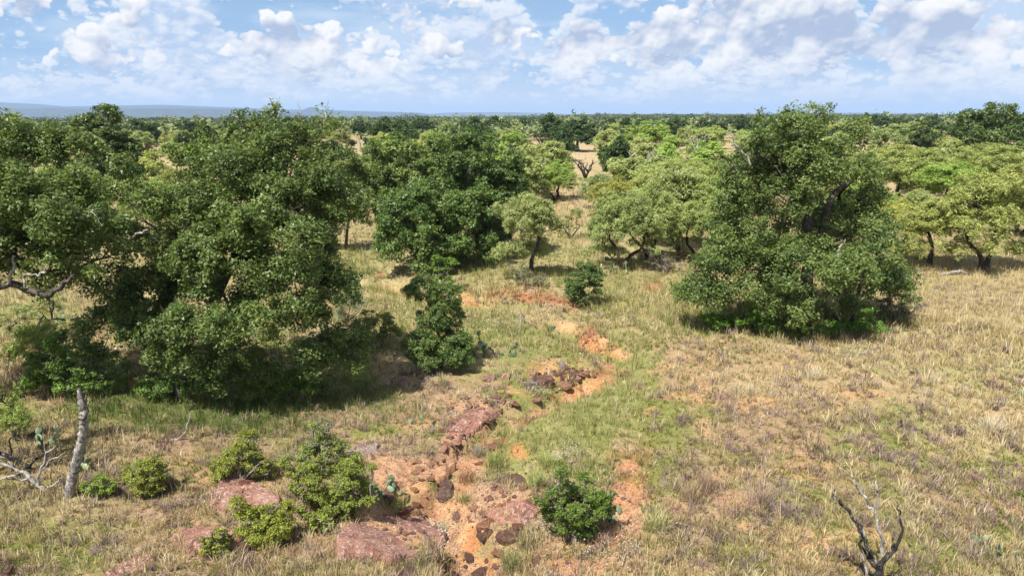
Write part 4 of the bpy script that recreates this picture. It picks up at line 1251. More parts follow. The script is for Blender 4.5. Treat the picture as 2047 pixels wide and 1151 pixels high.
b = at(138, 992)
dead_tree('dead_tree', 'tall pale broken dead trunk leaning slightly, stripped of bark, near the left edge', 'dead tree', b.y, (138, 992),
          [[(136, 1004, 0, .125), (140, 975, 0, .115), (152, 925, .02, .11), (164, 880, .03, .10), (168, 845, .03, .095), (166, 815, .02, .085), (160, 795, .02, .06), (157, 774, .02, .03)], [(168, 850, .03, .06), (171, 815, .05, .04), (172, 790, .05, .012)]], [], bark_mat('weathered_trunk', (.06, .05, .044), (.46, .425, .39), 10.0), 3)
M_SCORCH = bark_mat('scorched_grey_wood', (.035, .030, .028), (.34, .31, .285), 6.0, .50, .66)
b = at(1748, 1178)
dead_tree('dead_tree', 'blackened dead mesquite with forked bare branches in the lower right foreground', 'dead tree', b.y, (1748, 1178),
          [[(1748, 1188, 0, 0.0723), (1752, 1150, 0, 0.0638), (1757, 1135, 0, 0.0596)]],
          [[[(1757, 1138, 0, 0.0468), (1742, 1105, -.05, 0.0425), (1722, 1055, -.1, 0.0358), (1700, 1025, -.12, 0.0306), (1680, 1005, -.14, 0.0273), (1666, 990, -.15, 0.0221), (1669, 978, -.15, 0.0102)], [(1752, 1135, .02, 0.0298), (1728, 1100, .1, 0.0255), (1718, 1060, .1, 0.0187), (1710, 1042, .1, 0.0102)]],
           ([[(1764, 1112, .1, 0.0340), (1762, 1070, .15, 0.0290), (1752, 1030, .2, 0.0273), (1735, 1005, .22, 0.0221), (1716, 975, .24, 0.0187), (1706, 958, .24, 0.0153), (1699, 943, .24, 0.0068)], [(1750, 1026, .2, 0.0221), (1755, 995, .2, 0.0187), (1750, 965, .2, 0.0153), (1751, 948, .2, 0.0068)], [(1706, 958, .24, 0.0102), (1704, 944, .24, 0.0051)]], M_GREY),
           [[(1757, 1138, 0, 0.0511), (1778, 1108, -.05, 0.0425), (1795, 1085, -.08, 0.0306), (1802, 1050, -.1, 0.0221), (1801, 1022, -.12, 0.0170), (1790, 1000, -.12, 0.0060)], [(1778, 1108, -.05, 0.0290), (1786, 1088, -.1, 0.0205), (1789, 1066, -.12, 0.0085)]],
           ([[(1730, 1160, .1, 0.0255), (1727, 1120, .15, 0.0221), (1720, 1080, .18, 0.0170), (1712, 1050, .2, 0.0068)]], M_GREY)], M_SCORCH, 5)
b = at(70, 985)
dead_tree('fallen_branch', 'bleached forked dead branches lying at the left edge by the dead trunk', 'fallen branch', b.y, (95, 990),
          [[(105, 996, 0, .05), (85, 975, .05, .055), (60, 955, .1, .05), (30, 935, .15, .04), (0, 925, .2, .03), (-40, 918, .2, .02)]],
          [[(78, 968, .05, .035), (82, 935, .1, .03), (92, 905, .1, .022), (112, 890, .1, .01)], [(60, 955, .1, .03), (20, 952, .0, .025), (-20, 960, 0, .012)], [(82, 940, .1, .022), (110, 915, .15, .016), (130, 905, .2, .008)], [(30, 935, .15, .02), (10, 915, .1, .014), (-10, 912, .1, .008)],
           [(90, 985, 0, .025), (112, 965, -.1, .02), (122, 955, -.1, .012)], [(92, 905, .1, .014), (88, 885, .1, .008), (90, 868, .1, .004)]], M_GREY, 9)
dead_tree('fallen_branch', 'dark tangled dead branches behind the bleached ones at the left edge', 'fallen branch', b.y + 1.2, (60, 940),
          [[(75, 945, 0, .06), (40, 925, 0, .06), (0, 905, 0, .05)]], [[(60, 938, 0, .035), (70, 915, 0, .028), (95, 905, .1, .012)], [(20, 915, 0, .03), (18, 880, 0, .02), (40, 850, 0, .008)], [(60, 938, 0, .02), (100, 925, 0, .014), (130, 880, 0, .006)]], M_CHAR, 10)
b = at(368, 880)
dead_tree('fallen_branch', 'curved bare grey branch standing in the dark grass below the leaning oak', 'fallen branch', b.y, (365, 880),
          [[(340, 880, 0, .02), (358, 876, 0, .024), (372, 862, 0, .022), (376, 845, 0, .016), (382, 824, 0, .008)]], [[(358, 876, 0, .018), (372, 878, .1, .014), (384, 884, .1, .006)]], M_GREY, 12)
b = at(300, 768)
dead_tree('log', 'dark log with a pale broken end lying under the leaning oak', 'log', b.y, (298, 766), [[(270, 752, 0, .08), (295, 762, 0, .10), (325, 764, 0, .09)]], [[(285, 758, -.1, .05), (300, 750, -.15, .03)]], M_CHAR, 14)
b = at(1908, 550)
dead_tree('log', 'weathered grey fallen limb arching in the dry grass under the right mesquites', 'log', b.y, (1905, 549), [[(1880, 550, -.1, .05), (1900, 545, 0, .07), (1920, 541, 0, .075), (1930, 546, 0, .07), (1934, 552, 0, .06)]], [], M_GREY, 15)
b = at(1040, 660)
dead_tree('dead_sapling', 'single thin bare dead stick standing in the white flowers above the creek', 'dead sapling', b.y, (1039, 662), [[(1038, 664, 0, .035), (1041, 645, 0, .03), (1044, 628, 0, .025), (1040, 615, 0, .014), (1036, 608, 0, .006)]], [[(1043, 630, 0, .014), (1047, 618, 0, .006)]], M_GREY, 16)
b = at(829, 742)
dead_tree('dead_sapling', 'bleached crooked snag just left of the slim sapling', 'dead sapling', b.y, (829, 742), [[(829, 744, 0, .04), (828, 720, 0, .034), (824, 695, 0, .024), (820, 678, 0, .01)]], [[(828, 712, 0, .016), (832, 695, 0, .006)]], M_GREY, 17)
b = at(720, 305)
dead_tree('dead_tree', 'white dead snag in the far clearing above the thin oak', 'dead tree', b.y, (720, 305), [[(721, 306, 0, .2), (720, 290, 0, .2), (717, 280, 0, .15), (714, 272, 0, .08)]], [[(720, 290, 0, .1), (724, 282, 0, .05)]], M_GREY, 18)
for (bx, by, ty, lb, mt) in ((1286, 372, 300, 'dead forked mesquite with white upper limbs in the middle of the thicket', M_GREY), (1170, 362, 318, 'dead leafless mesquite with dark V stems behind the central clearing', M_CHAR), (1290, 400, 345, 'leafless dark mesquite skeleton behind the golden shrub', M_CHAR),
                             (1092, 318, 262, 'bare twiggy dead mesquite beside the twin dark oaks', M_CHAR), (1395, 318, 268, 'dead grey limb tree in the thicket left of the lone big oak', M_GREY), (2018, 405, 352, 'leafless grey shrub on the pale slope at the right edge', M_GREY)):
    b = at(bx, by)
    h_ = by - ty
    g_ = np.random.default_rng(int(bx))
    k_ = min(b.y / 55, 1.5)
    runs = []
    for q in range(6):
        sx = g_.uniform(-.45, .45) * h_
        m0 = (bx + sx * .35, by - h_ * .4, g_.normal() * .3 * k_, .075 * k_)
        m1 = (bx + sx * .9 + g_.normal() * 3, by - h_ * g_.uniform(.65, .85), g_.normal() * .5 * k_, .045 * k_)
        runs.append([[(bx + g_.normal() * 1.5, by - 2, 0, .10 * k_), m0, m1, (m1[0] + sx * .25 + g_.normal() * 4, by - h_ * g_.uniform(.85, 1.05), m1[2], .012 * k_)],
                     [m1, (m1[0] + g_.normal() * 8, m1[1] - h_ * .16, m1[2], .012 * k_)], [m0, (m0[0] - sx * .5, m0[1] - h_ * .25, m0[2], .02 * k_), (m0[0] - sx * .7, m0[1] - h_ * .42, m0[2], .01 * k_)]])
    dead_tree('dead_tree', lb, 'dead tree', b.y, (bx, by), [[(bx, by + 2, 0, .13 * k_), (bx + 1, by - h_ * .15, 0, .11 * k_)]], runs, mt, int(bx))

# ------------------------------------------------------------------ prickly pears
mpad, M, out = new_mat('prickly_pear_skin')
co = M.n('ShaderNodeTexCoord').outputs['Object']
vo = M.n('ShaderNodeTexVoronoi'); M.put(vo.inputs['Vector'], co); vo.inputs['Scale'].default_value = 30.0
cc_ = M.mix(M.noise(co, 4, 3), (0.085, 0.135, 0.075), (0.19, 0.245, 0.145))
cc_ = M.mix(M.ramp(vo.outputs['Distance'], .10, .22, .7, 0), cc_, (.33, .32, .22))
p = principled(M, M.mix(1.0, cc_, M.n('ShaderNodeObjectInfo').outputs['Color'], 'MULTIPLY'), .5, .35)
M.nt.links.new(p.outputs[0], out.inputs[0])
th_, ph_ = np.meshgrid(np.linspace(0, np.pi, 9), np.linspace(0, 2 * np.pi, 12, endpoint=False), indexing='ij')
pv = np.stack([np.sin(th_) * np.cos(ph_) * .40 * (1 + .18 * np.cos(np.pi - th_)), np.sin(th_) * np.sin(ph_) * .085, .5 - .5 * np.cos(th_)], -1).reshape(-1, 3)
id_ = np.arange(9 * 12).reshape(9, 12); nx_ = np.roll(id_, -1, 1)
pq = np.stack([id_[:-1], nx_[:-1], nx_[1:], id_[1:]], -1).reshape(-1, 4)
PAD = make_mesh('pad', pv, pq, smooth=True); PAD.materials.append(mpad)


def cactus(label, base_px, n_pad, size, spread, seed, pale_=0.2):
    b = at(*base_px)
    g_ = random.Random(seed)
    t = thing('prickly_pear', label, 'cactus', b)
    tips = []
    for i in range(n_pad):
        o = bpy.data.objects.new('pad', PAD)
        col.objects.link(o); o.parent = t
        s_ = size * g_.uniform(.75, 1.2)
        if i < max(3, n_pad // 3) or not tips:
            x_, y_ = g_.gauss(0, spread * .5), g_.gauss(0, spread * .35)
            pos = Vector((x_, y_, ground_z(b.x + x_, b.y + y_) - b.z - .02))
            ex, ey = g_.gauss(0, .3), g_.gauss(0, .4)
        else:
            m_, s0 = tips[g_.randrange(len(tips))]
            k_ = g_.uniform(-.28, .28)
            pos = m_ @ Vector((k_, 0, .93))
            ex, ey = g_.gauss(0, .4), k_ * 2.2 + g_.gauss(0, .3)
            s_ = min(s_, s0 * 1.0)
        o.rotation_euler = (ex, ey, g_.uniform(-1.3, 1.3))
        o.location = pos
        o.scale = (s_, s_, s_)
        f_ = g_.uniform(.75, 1.15)
        o.color = (f_ * 1.9, f_ * 1.6, f_ * 1.6, 1) if g_.random() < pale_ else (f_, f_, f_, 1)
        m_ = Matrix.LocRotScale(o.location, o.rotation_euler, o.scale)
        tips.append((m_, s_))
    return t


cactus('prickly pear of upright grey green pads rising behind the largest foreground bush', (735, 978), 22, .20, .5, 1, .05)
cactus('prickly pear half hidden by the vivid spiky bush, beside the bare earth', (1225, 1045), 12, .22, .35, 2, .35)
cactus('prickly pear with broad pads in the lower right corner of the grass', (2010, 1118), 8, .19, .5, 3, .3)
cactus('small prickly pear of two pale pads in grass left of the corner cactus', (1950, 1090), 4, .17, .3, 4, .5)
cactus('prickly pear clump with a pale dead pad beside the slim sapling', (968, 706), 18, .24, .6, 5, .35)
cactus('low dark prickly pear above the creek, right of the sapling one', (1022, 712), 7, .24, .5, 6, .1)
cactus('small prickly pear on the grass by the upper sand patch', (1097, 664), 5, .22, .4, 7, .1)
cactus('prickly pear patch in the dry grass behind the left oak limbs', (135, 650), 16, .26, 1.0, 8)
cactus('big prickly pear growing behind the pale dead trunk', (175, 940), 18, .25, .7, 9, .3)
cactus('prickly pear clump left of the pale dead trunk in shade', (95, 900), 14, .24, .6, 10)
cactus('prickly pear at the foot of the slanting mesquite', (1228, 548), 16, .27, .9, 11, .3)
cactus('second prickly pear left of the slanting mesquite, farther up', (1222, 520), 10, .27, .6, 12, .3)
cactus('prickly pear around the black mesquite trunk', (1040, 558), 12, .26, .7, 13, .2)
cactus('prickly pear on the slope below the silvery bush', (730, 690), 10, .25, .6, 14)
cactus('pale prickly pear in the open grass near the right edge', (2030, 790), 7, .24, .5, 15, .3)
cactus('lone young prickly pear on the bare slope above the brown litter', (845, 848), 6, .18, .5, 16, .1)


# ------------------------------------------------------------------ rocks
M_SAND = rock_mat('orange_sandstone', (.52, .34, .215), (.42, .25, .155), (.23, .165, .135))
M_PINK = rock_mat('pink_sandstone', (.46, .29, .225), (.30, .165, .125), (.60, .50, .43), 2.0)
M_DARK = rock_mat('dark_wet_stone', (.125, .088, .074), (.20, .138, .110), (.062, .050, .047), 3.0, .65)
M_GREYR = rock_mat('grey_lichen_stone', (.36, .30, .26), (.25, .185, .155), (.46, .43, .39), 4.0)


def hull(seed, n=20, box_=.7):
    g_ = np.random.default_rng(seed)
    d = unit(g_.normal(size=(n, 3)))
    p_ = d / np.maximum(np.abs(d).max(1, keepdims=True), 1e-6) * box_ + d * (1 - box_)
    p_ *= g_.uniform(.6, 1.0, (n, 1))
    bm = bmesh.new()
    for q in p_:
        bm.verts.new(q)
    r_ = bmesh.ops.convex_hull(bm, input=bm.verts)
    bmesh.ops.delete(bm, geom=[v_ for v_ in bm.verts if not v_.link_faces], context='VERTS')
    bmesh.ops.bevel(bm, geom=[e_ for e_ in bm.edges], offset=.035, segments=1, affect='EDGES', clamp_overlap=True)
    bmesh.ops.subdivide_edges(bm, edges=bm.edges, cuts=1, use_grid_fill=True)
    bmesh.ops.triangulate(bm, faces=bm.faces)
    for v_ in bm.verts:
        q = v_.co * 2.3 + Vector((seed, 0, 0))
        v_.co += v_.co.normalized() * (float(fbm(q.x + q.z * .7, q.y + q.z * 1.3, 4, seed, .6)) - .5) * .34
    me = bpy.data.meshes.new('rock')
    bm.to_mesh(me); bm.free()
    return me


HULL = {}
for mt in (M_SAND, M_PINK, M_DARK, M_GREYR):
    for k_ in range(5):
        me = hull(500 + k_ * 7)
        me.materials.append(mt)
        HULL[mt.name, k_] = me
rk = np.random.default_rng(61)


def rock(label, px, py, w, h, mt, tone=(1, 1, 1), rz=None, tilt=.15, name='rock', group=None, deepk=.8, var=None, sink=.32):
    """A stone whose foot shows at (px, py), w by h photo pixels."""
    b = at(px, py)
    s_ = (b.y * CP + CAM_H * SP) / F
    W_, H_ = w * s_ * .50, h * s_ * .46
    o = link(name, HULL[mt.name, int(rk.integers(5)) if var is None else var], None, None, (b.x, b.y + W_ * .4, b.z + H_ * (1 - sink * 2)))
    o.scale = (W_, W_ * deepk, H_)
    o.rotation_euler = (rk.normal() * tilt, rk.normal() * tilt, rk.uniform(0, 6.28) if rz is None else rz)
    o.color = (*tone, 1)
    o['label'] = label; o['category'] = 'rock'
    if group:
        o['group'] = group
    return o


rock('rounded hollow topped dark boulder heading the rock pile by the upper sand', 1085, 772, 48, 34, M_DARK, (1.30, 1.01, 0.89), 0.3)
rock('pale grey boulder tucked left under the hollow topped one', 1060, 776, 30, 24, M_GREYR)
rock('square orange block standing alone, right of the slim sapling', 1012, 757, 24, 20, M_SAND, (1.1, .95, .9), 0.2)
rock('bigger pinkish block left of the square one', 978, 762, 36, 28, M_PINK, (0.88, 0.80, 0.76), 0.5)
rock('upright pale stone above the dark cleft of the rock pile', 1124, 738, 18, 24, M_GREYR)
rock('flat brown stone at the sand edge of the rock pile', 1128, 776, 34, 16, M_SAND, (.75, .65, .6))
rock('smooth stone on the sand, lowest of the rock pile', 1160, 771, 22, 11, M_SAND, (.8, .6, .55))
rock('pinkish flat stone high in the rock pile', 1155, 757, 28, 13, M_PINK, (0.80, 0.68, 0.68))
rock('dark reddish stone by the round sand patch', 1222, 722, 26, 12, M_DARK, (1.49, 0.90, 0.81))
rock('jagged near black rock standing in the orange sand pool', 938, 1124, 27, 36, M_DARK, (1.15, 0.97, 0.96), .9, deepk=.7)
rock('smooth dark slab dipping into the orange sand pool from the right', 968, 1092, 46, 30, M_DARK, (0.93, 0.74, 0.71), .5)
rock('dark round boulder cut by the bottom edge under the sand pool', 960, 1156, 56, 30, M_DARK, (1.04, 0.87, 0.83))
rock('reddish smooth boulder at the head of the orange sand pool', 965, 1058, 36, 20, M_SAND, (.85, .6, .55), .2)
rock('long dark ledge stone right of the orange sand pool', 1015, 1085, 66, 30, M_DARK, (1.25, 0.95, 0.85), 0.0)
rock('dark brown ledge running below the vivid bush side stones', 1035, 1060, 40, 20, M_DARK, (1.38, 0.95, 0.83))
rock('striped dark boulder under the grey green prickly pear', 776, 1002, 40, 36, M_DARK, (1.41, 1.11, 1.02), 1.2)
rock('ochre rounded boulder inside the hollow of the ledge', 808, 1004, 36, 24, M_SAND, (1.0, .85, .65))
rock('second ochre boulder inside the hollow, under the ledge lip', 828, 982, 22, 16, M_SAND, (.95, .85, .7))
rock('dark wet slab filling the right of the ledge hollow', 880, 996, 66, 28, M_DARK, (1.16, 0.99, 0.98), .1)
rock('purplish dark slab above the wet one at the ledge hollow', 884, 972, 58, 22, M_DARK, (1.33, 1.01, 0.96), .15)
rock('brown stone with flat top by the grass above the vivid bush', 1046, 980, 22, 13, M_SAND, (.75, .6, .58))
rock('pinkish wedge stone left of the vivid bush', 1074, 1000, 24, 22, M_PINK, (0.72, 0.57, 0.57))
rock('pale pinkish stone on the slope left of the vivid bush', 1062, 1016, 22, 16, M_PINK)
rock('reddish humped boulder at the top end of the big slab', 806, 1030, 50, 24, M_PINK, (0.72, 0.53, 0.49), .3)
rock('mauve boulder between grass tufts above the sand pool', 920, 1036, 44, 20, M_PINK, (0.56, 0.46, 0.46), .1)
rock('dark boulder cut by the lower left corner', 12, 1150, 34, 30, M_DARK, (1.44, 1.08, 0.96))
rock('dark rock wedged under the vivid bush at the bare strip', 1222, 1052, 34, 36, M_DARK, (1.17, 0.96, 0.92), .4)
rock('flat dark stone lying at the foot of the largest slab', 815, 1149, 90, 16, M_DARK, (1.30, 1.09, 1.04))
rock('pale yellow flat stone on the big slab, leftmost of three', 768, 1112, 28, 14, M_SAND, (1.25, 1.35, 1.4))
rock('pale yellow flat stone on the big slab, roundest of three', 783, 1100, 26, 14, M_SAND, (1.15, 1.3, 1.3))
rock('pale yellow flat stone on the big slab, nearest the pale shrub', 812, 1098, 28, 12, M_SAND, (1.2, 1.2, 1.2))
rock('broken dark layered stone under the leaning yellow green bush', 490, 975, 44, 22, M_DARK, (1.52, 0.93, 0.84), .2)
rock('dark faced block at the right end of the broken red slab', 482, 1104, 34, 30, M_DARK, (1.46, 1.05, 0.94), .6)
rock('pale stone in the dry grass of the lower left', 190, 1102, 40, 12, M_GREYR, (1.1, 1, .95))
rock('flat pinkish stone at the lone dark bush on the red bank', 1010, 618, 22, 8, M_SAND)
rock('pale boulder under the foot of the dome shaped dark oak', 790, 552, 26, 14, M_GREYR)
rock('reddish boulder beside the pale one under the dome shaped oak', 762, 556, 24, 14, M_SAND, (.9, .7, .65))
for (cx_, cy_, rx, ry, n_, mt, tn, lb, lo, hi) in (
        (1110, 757, 50, 22, 26, M_DARK, (1.28, 0.90, 0.79), 'dark stone in the rock pile by the upper sand patch', 9, 20),
        (1150, 740, 50, 20, 16, M_SAND, (.85, .7, .62), 'brown stone in the rock pile by the upper sand patch', 8, 18),
        (960, 812, 70, 26, 24, M_PINK, (0.76, 0.65, 0.62), 'pinkish stone of the broken line above the creek bend', 9, 24),
        (930, 838, 46, 18, 12, M_PINK, (0.84, 0.72, 0.68), 'pale slab piece at the creek bend', 16, 34),
        (1095, 598, 80, 10, 26, M_SAND, (1.0, .62, .48), 'red earthy stone on the red bank of the wash', 6, 13),
        (1195, 680, 34, 22, 16, M_SAND, (.95, .6, .48), 'red stone in the gully below the dark bush', 6, 13),
        (1030, 1000, 70, 34, 26, M_PINK, (0.80, 0.65, 0.61), 'pinkish rubble stone left of the vivid bush', 8, 22),
        (980, 1030, 60, 22, 18, M_SAND, (.95, .72, .64), 'brownish rubble stone above the orange sand pool', 9, 24),
        (905, 1130, 34, 24, 12, M_DARK, (1.17, 0.96, 0.92), 'dark stone along the rim of the orange sand pool', 9, 22),
        (850, 940, 80, 18, 14, M_SAND, (1.1, .95, .85), 'orange stone on the ledge above the hollow', 12, 30),
        (905, 890, 22, 46, 12, M_PINK, (0.92, 0.76, 0.72), 'pale stone in the dry creek bed', 10, 26),
        (1150, 1125, 110, 24, 20, M_PINK, (0.84, 0.72, 0.68), 'small pale stone on the bare soil at the bottom', 5, 12),
        (780, 1072, 90, 34, 22, M_PINK, (0.82, 0.65, 0.62), 'small broken stone lying on the largest slab', 6, 20),
        (480, 992, 56, 20, 9, M_PINK, (0.72, 0.55, 0.52), 'small broken stone on the pinkish slab', 6, 18),
        (425, 1080, 60, 20, 10, M_PINK, (0.74, 0.56, 0.53), 'small broken stone on the broken red slab', 6, 18),
        (1080, 960, 70, 40, 14, M_SAND, (.85, .66, .58), 'brown pebble stone on the slope above the vivid bush', 5, 13),
        (1255, 1010, 30, 60, 10, M_PINK, (0.88, 0.72, 0.68), 'small stone on the bare earth strip', 6, 16),
        (830, 755, 50, 18, 10, M_GREYR, (.9, .85, .85), 'grey stone in the grass below the slim sapling', 10, 22)):
    for _ in range(n_):
        a_ = rk.uniform(0, 6.283); q_ = rk.random() ** .5
        w_ = rk.uniform(lo, hi)
        f_ = rk.uniform(.8, 1.2)
        rock(lb, cx_ + rx * q_ * math.cos(a_), cy_ + ry * q_ * math.sin(a_), w_, w_ * rk.uniform(.45, .75), mt, tuple(f_ * q for q in tn), group=lb.replace('stone', 'stones').replace('piece', 'pieces'), tilt=.25)


for _ in range(40):
    k_ = rk.uniform(8.2, len(CREEK) - 2.2)
    i_ = int(k_)
    c0 = CREEK[i_] + (CREEK[i_ + 1] - CREEK[i_]) * (k_ - i_)
    tn_ = unit(CREEK[i_ + 1] - CREEK[i_])
    sd_ = rk.choice((-1, 1)) * rk.uniform(.35, .85)
    q_ = proj(c0[0] - tn_[1] * sd_, c0[1] + tn_[0] * sd_, -.3)
    f_ = rk.uniform(.7, 1.05)
    rock('flat reddish ledge stone set in the bank of the wash', float(q_[0]), float(q_[1]), rk.uniform(16, 40), rk.uniform(7, 14), M_PINK if rk.random() < .5 else M_SAND, (.82 * f_, .62 * f_, .54 * f_), group='flat reddish ledge stones along the wash', tilt=.08, sink=.42)


def slab(label, outline, thick, mt, tone=(1, 1, 1), seed=0, steps=.05, lift=.0):
    """A broad bedded slab: outline in photo pixels, set on the land there, its top stepped along the beds."""
    g_ = np.random.default_rng(seed)
    P = np.array([np.array(at(*q))[:2] for q in outline])
    n = 96
    seg = np.linalg.norm(np.roll(P, -1, 0) - P, axis=1)
    s_ = np.concatenate([[0], np.cumsum(seg)])
    t = np.linspace(0, s_[-1], n, endpoint=False)
    PP = np.concatenate([P, P[:1]])
    ex, ey = np.interp(t, s_, PP[:, 0]), np.interp(t, s_, PP[:, 1])
    ctr = np.array([ex.mean(), ey.mean()])
    scale_ = np.sqrt(((ex - ctr[0]) ** 2 + (ey - ctr[1]) ** 2).mean())
    jag = 1 + (fbm(ex * 2.6 + seed, ey * 2.6, 5, seed, .7) - .5) * .62
    rings = np.array([0, .07, .14, .21, .28, .35, .42, .49, .56, .63, .70, .76, .82, .87, .92, .96, 1.0, 1.03])
    X = ctr[0] + (ex - ctr[0])[None] * rings[:, None] * (1 + (jag - 1)[None] * rings[:, None])
    Y_ = ctr[1] + (ey - ctr[1])[None] * rings[:, None] * (1 + (jag - 1)[None] * rings[:, None])
    gz0 = height(X.ravel(), Y_.ravel()).reshape(X.shape)
    fit = np.linalg.lstsq(np.stack([X.ravel(), Y_.ravel(), np.ones(X.size)], 1), gz0.ravel(), rcond=None)[0]
    base = fit[0] * X + fit[1] * Y_ + fit[2]
    nz = fbm(X * 1.3 + 5 * seed, Y_ * 1.3, 5, 7 + seed, .55)
    bed = np.floor(nz * 9) / 9 * .7 + nz * .3
    top = base + lift + thick * (1 - .35 * rings[:, None] ** 3) + (bed - .5) * steps * 6 + (fbm(X * 6, Y_ * 6, 3, 11, .6) - .5) * .09
    top[-1] = np.minimum(gz0[-1] - .12, base[-1] - .1)
    top[0] = top[0].mean()
    Z = top
    b = Vector((float(ctr[0]), float(ctr[1]), float(base.mean())))
    V_ = np.stack([X, Y_, Z], -1).reshape(-1, 3) - np.array(b)
    id_ = np.arange(len(rings) * n).reshape(len(rings), n); nx_ = np.roll(id_, -1, 1)
    q = np.stack([id_[:-1], id_[1:], nx_[1:], nx_[:-1]], -1).reshape(-1, 4)
    o = link('rock_slab', make_mesh('rock_slab', V_, np.concatenate([q[:, [0, 1, 2]], q[:, [0, 2, 3]]])), mt, None, b, label=label, category='rock slab')
    o.color = (*tone, 1)
    return o


slab('largest sloping red slab with pale lichen, left of the orange sand pool', [(665, 1105), (720, 1050), (790, 1020), (850, 1030), (880, 1060), (895, 1105), (870, 1125), (790, 1122), (730, 1118)], .09, M_PINK, (0.78, 0.67, 0.65), 1)
slab('pinkish slab under the leaning yellow green bush', [(415, 1000), (440, 970), (490, 958), (545, 985), (560, 1010), (500, 1022), (440, 1020)], .11, M_PINK, (0.80, 0.70, 0.68), 2)
slab('broken red slab around the little sprouting bush', [(345, 1090), (365, 1060), (430, 1048), (490, 1070), (500, 1098), (440, 1105), (380, 1108)], .13, M_PINK, (0.76, 0.62, 0.59), 3)
slab('pale pink slab running out of the bottom edge at lower left', [(205, 1158), (250, 1125), (300, 1106), (315, 1120), (270, 1150), (240, 1170)], .14, M_PINK, (0.88, 0.76, 0.74), 4)
slab('orange ledge slab overhanging the hollow beside the prickly pear', [(745, 955), (770, 935), (850, 930), (905, 940), (895, 962), (840, 965), (800, 972), (765, 978)], .12, M_SAND, (1.12, .98, .88), 5)
slab('long flat pale slab lying across the creek bend', [(905, 862), (930, 835), (975, 820), (1010, 826), (990, 845), (945, 872), (920, 890)], .12, M_PINK, (0.90, 0.74, 0.70), 6)
slab('rough light slab along the upper right rim of the orange sand pool', [(970, 1030), (1020, 1005), (1075, 1000), (1080, 1030), (1050, 1050), (1000, 1052)], .1, M_PINK, (0.84, 0.68, 0.64), 7)
slab('bare rounded slab at the bare earth strip', [(1225, 1060), (1235, 1020), (1270, 1005), (1290, 1030), (1275, 1070), (1250, 1080)], .06, M_SAND, (1.18, 1.0, .9), 8)
slab('low pale slab behind the largest foreground bush', [(690, 905), (720, 888), (760, 890), (750, 908), (710, 915)], .08, M_GREYR, (1.1, 1, 1), 9)

# gravel and stone crumbs in the wash and on bare ground
gv = np.random.default_rng(71)
spots_ = [(1000, 1040, 130, 80, 900, .03), (900, 930, 120, 60, 700, .03), (950, 830, 80, 40, 500, .035), (1110, 757, 70, 30, 500, .04), (1090, 600, 90, 14, 500, .05), (1190, 685, 40, 30, 350, .04), (1255, 1000, 40, 90, 350, .025), (1160, 1125, 130, 30, 450, .02),
          (780, 1060, 130, 60, 600, .025), (480, 995, 80, 36, 220, .025), (420, 1085, 90, 34, 220, .025), (930, 1110, 60, 50, 300, .03), (960, 605, 70, 14, 160, .035), (720, 900, 80, 20, 200, .025)]
OCT = np.array([(1, 0, 0), (-1, 0, 0), (0, 1, 0), (0, -1, 0), (0, 0, 1), (0, 0, -1)], float)
OCF = np.array([(0, 2, 4), (2, 1, 4), (1, 3, 4), (3, 0, 4), (2, 0, 5), (1, 2, 5), (3, 1, 5), (0, 3, 5)])
gp, gs_ = [], []
for (cx_, cy_, rx, ry, n_, s0) in spots_:
    a_, q_ = gv.uniform(0, 6.283, n_), np.sqrt(gv.random(n_)) * 1.1
    for x_, y_ in zip(cx_ + rx * q_ * np.cos(a_), cy_ + ry * q_ * np.sin(a_)):
        gp.append(flat(x_, y_, -.1)); gs_.append(s0 * gv.uniform(.4, 1.5))
gp, gs_ = np.array(gp), np.array(gs_)
gz0 = height(gp[:, 0], gp[:, 1])
V_ = (OCT[None] * gv.uniform(.5, 1.3, (len(gp), 6, 1)) * gs_[:, None, None] * np.array([1, 1, .7]) + np.stack([gp[:, 0], gp[:, 1], gz0 + gs_ * .2], -1)[:, None]).reshape(-1, 3)
T_ = (OCF[None] + np.arange(len(gp))[:, None, None] * 6).reshape(-1, 3)
pal = np.array([(.38, .25, .18), (.30, .17, .115), (.44, .33, .255), (.19, .125, .10), (.35, .27, .22)])
link('gravel', make_mesh('gravel', V_, T_, col_face=np.repeat(pal[gv.integers(0, 5, len(gp))] * gv.uniform(.7, 1.2, (len(gp), 1)), 8, 0)), col_mat('gravel_stone', .9, .15, 0.0), kind='stuff')

# ------------------------------------------------------------------ the two small pools
mw, M, out = new_mat('brown_pool_water')
p = principled(M, (.075, .042, .022), .06, .5)
M.nt.links.new(p.outputs[0], out.inputs[0])
for (px, py, rx, ry, dz) in ((1032, 925, .50, .60, .10), (850, 985, .6, .4, .06)):
    hx, hy = flat(px, py)
    b = Vector((hx, hy, ground_z(hx, hy)))
    g_ = np.linspace(0, 2 * np.pi, 26, endpoint=False)
    rr_ = 1 + .2 * np.sin(3 * g_ + px)
    xy = np.stack([hx + rx * np.cos(g_) * rr_, hy + ry * np.sin(g_) * rr_], -1)
    V_ = np.concatenate([[[b.x, b.y, b.z + dz]], np.concatenate([xy, np.full((26, 1), b.z + dz)], 1)])
    T_ = np.array([(0, 1 + i, 1 + (i + 1) % 26) for i in range(26)])
    link('water', make_mesh('water', V_, T_), mw, kind='structure')

# ------------------------------------------------------------------ grass
gg = np.random.default_rng(91)


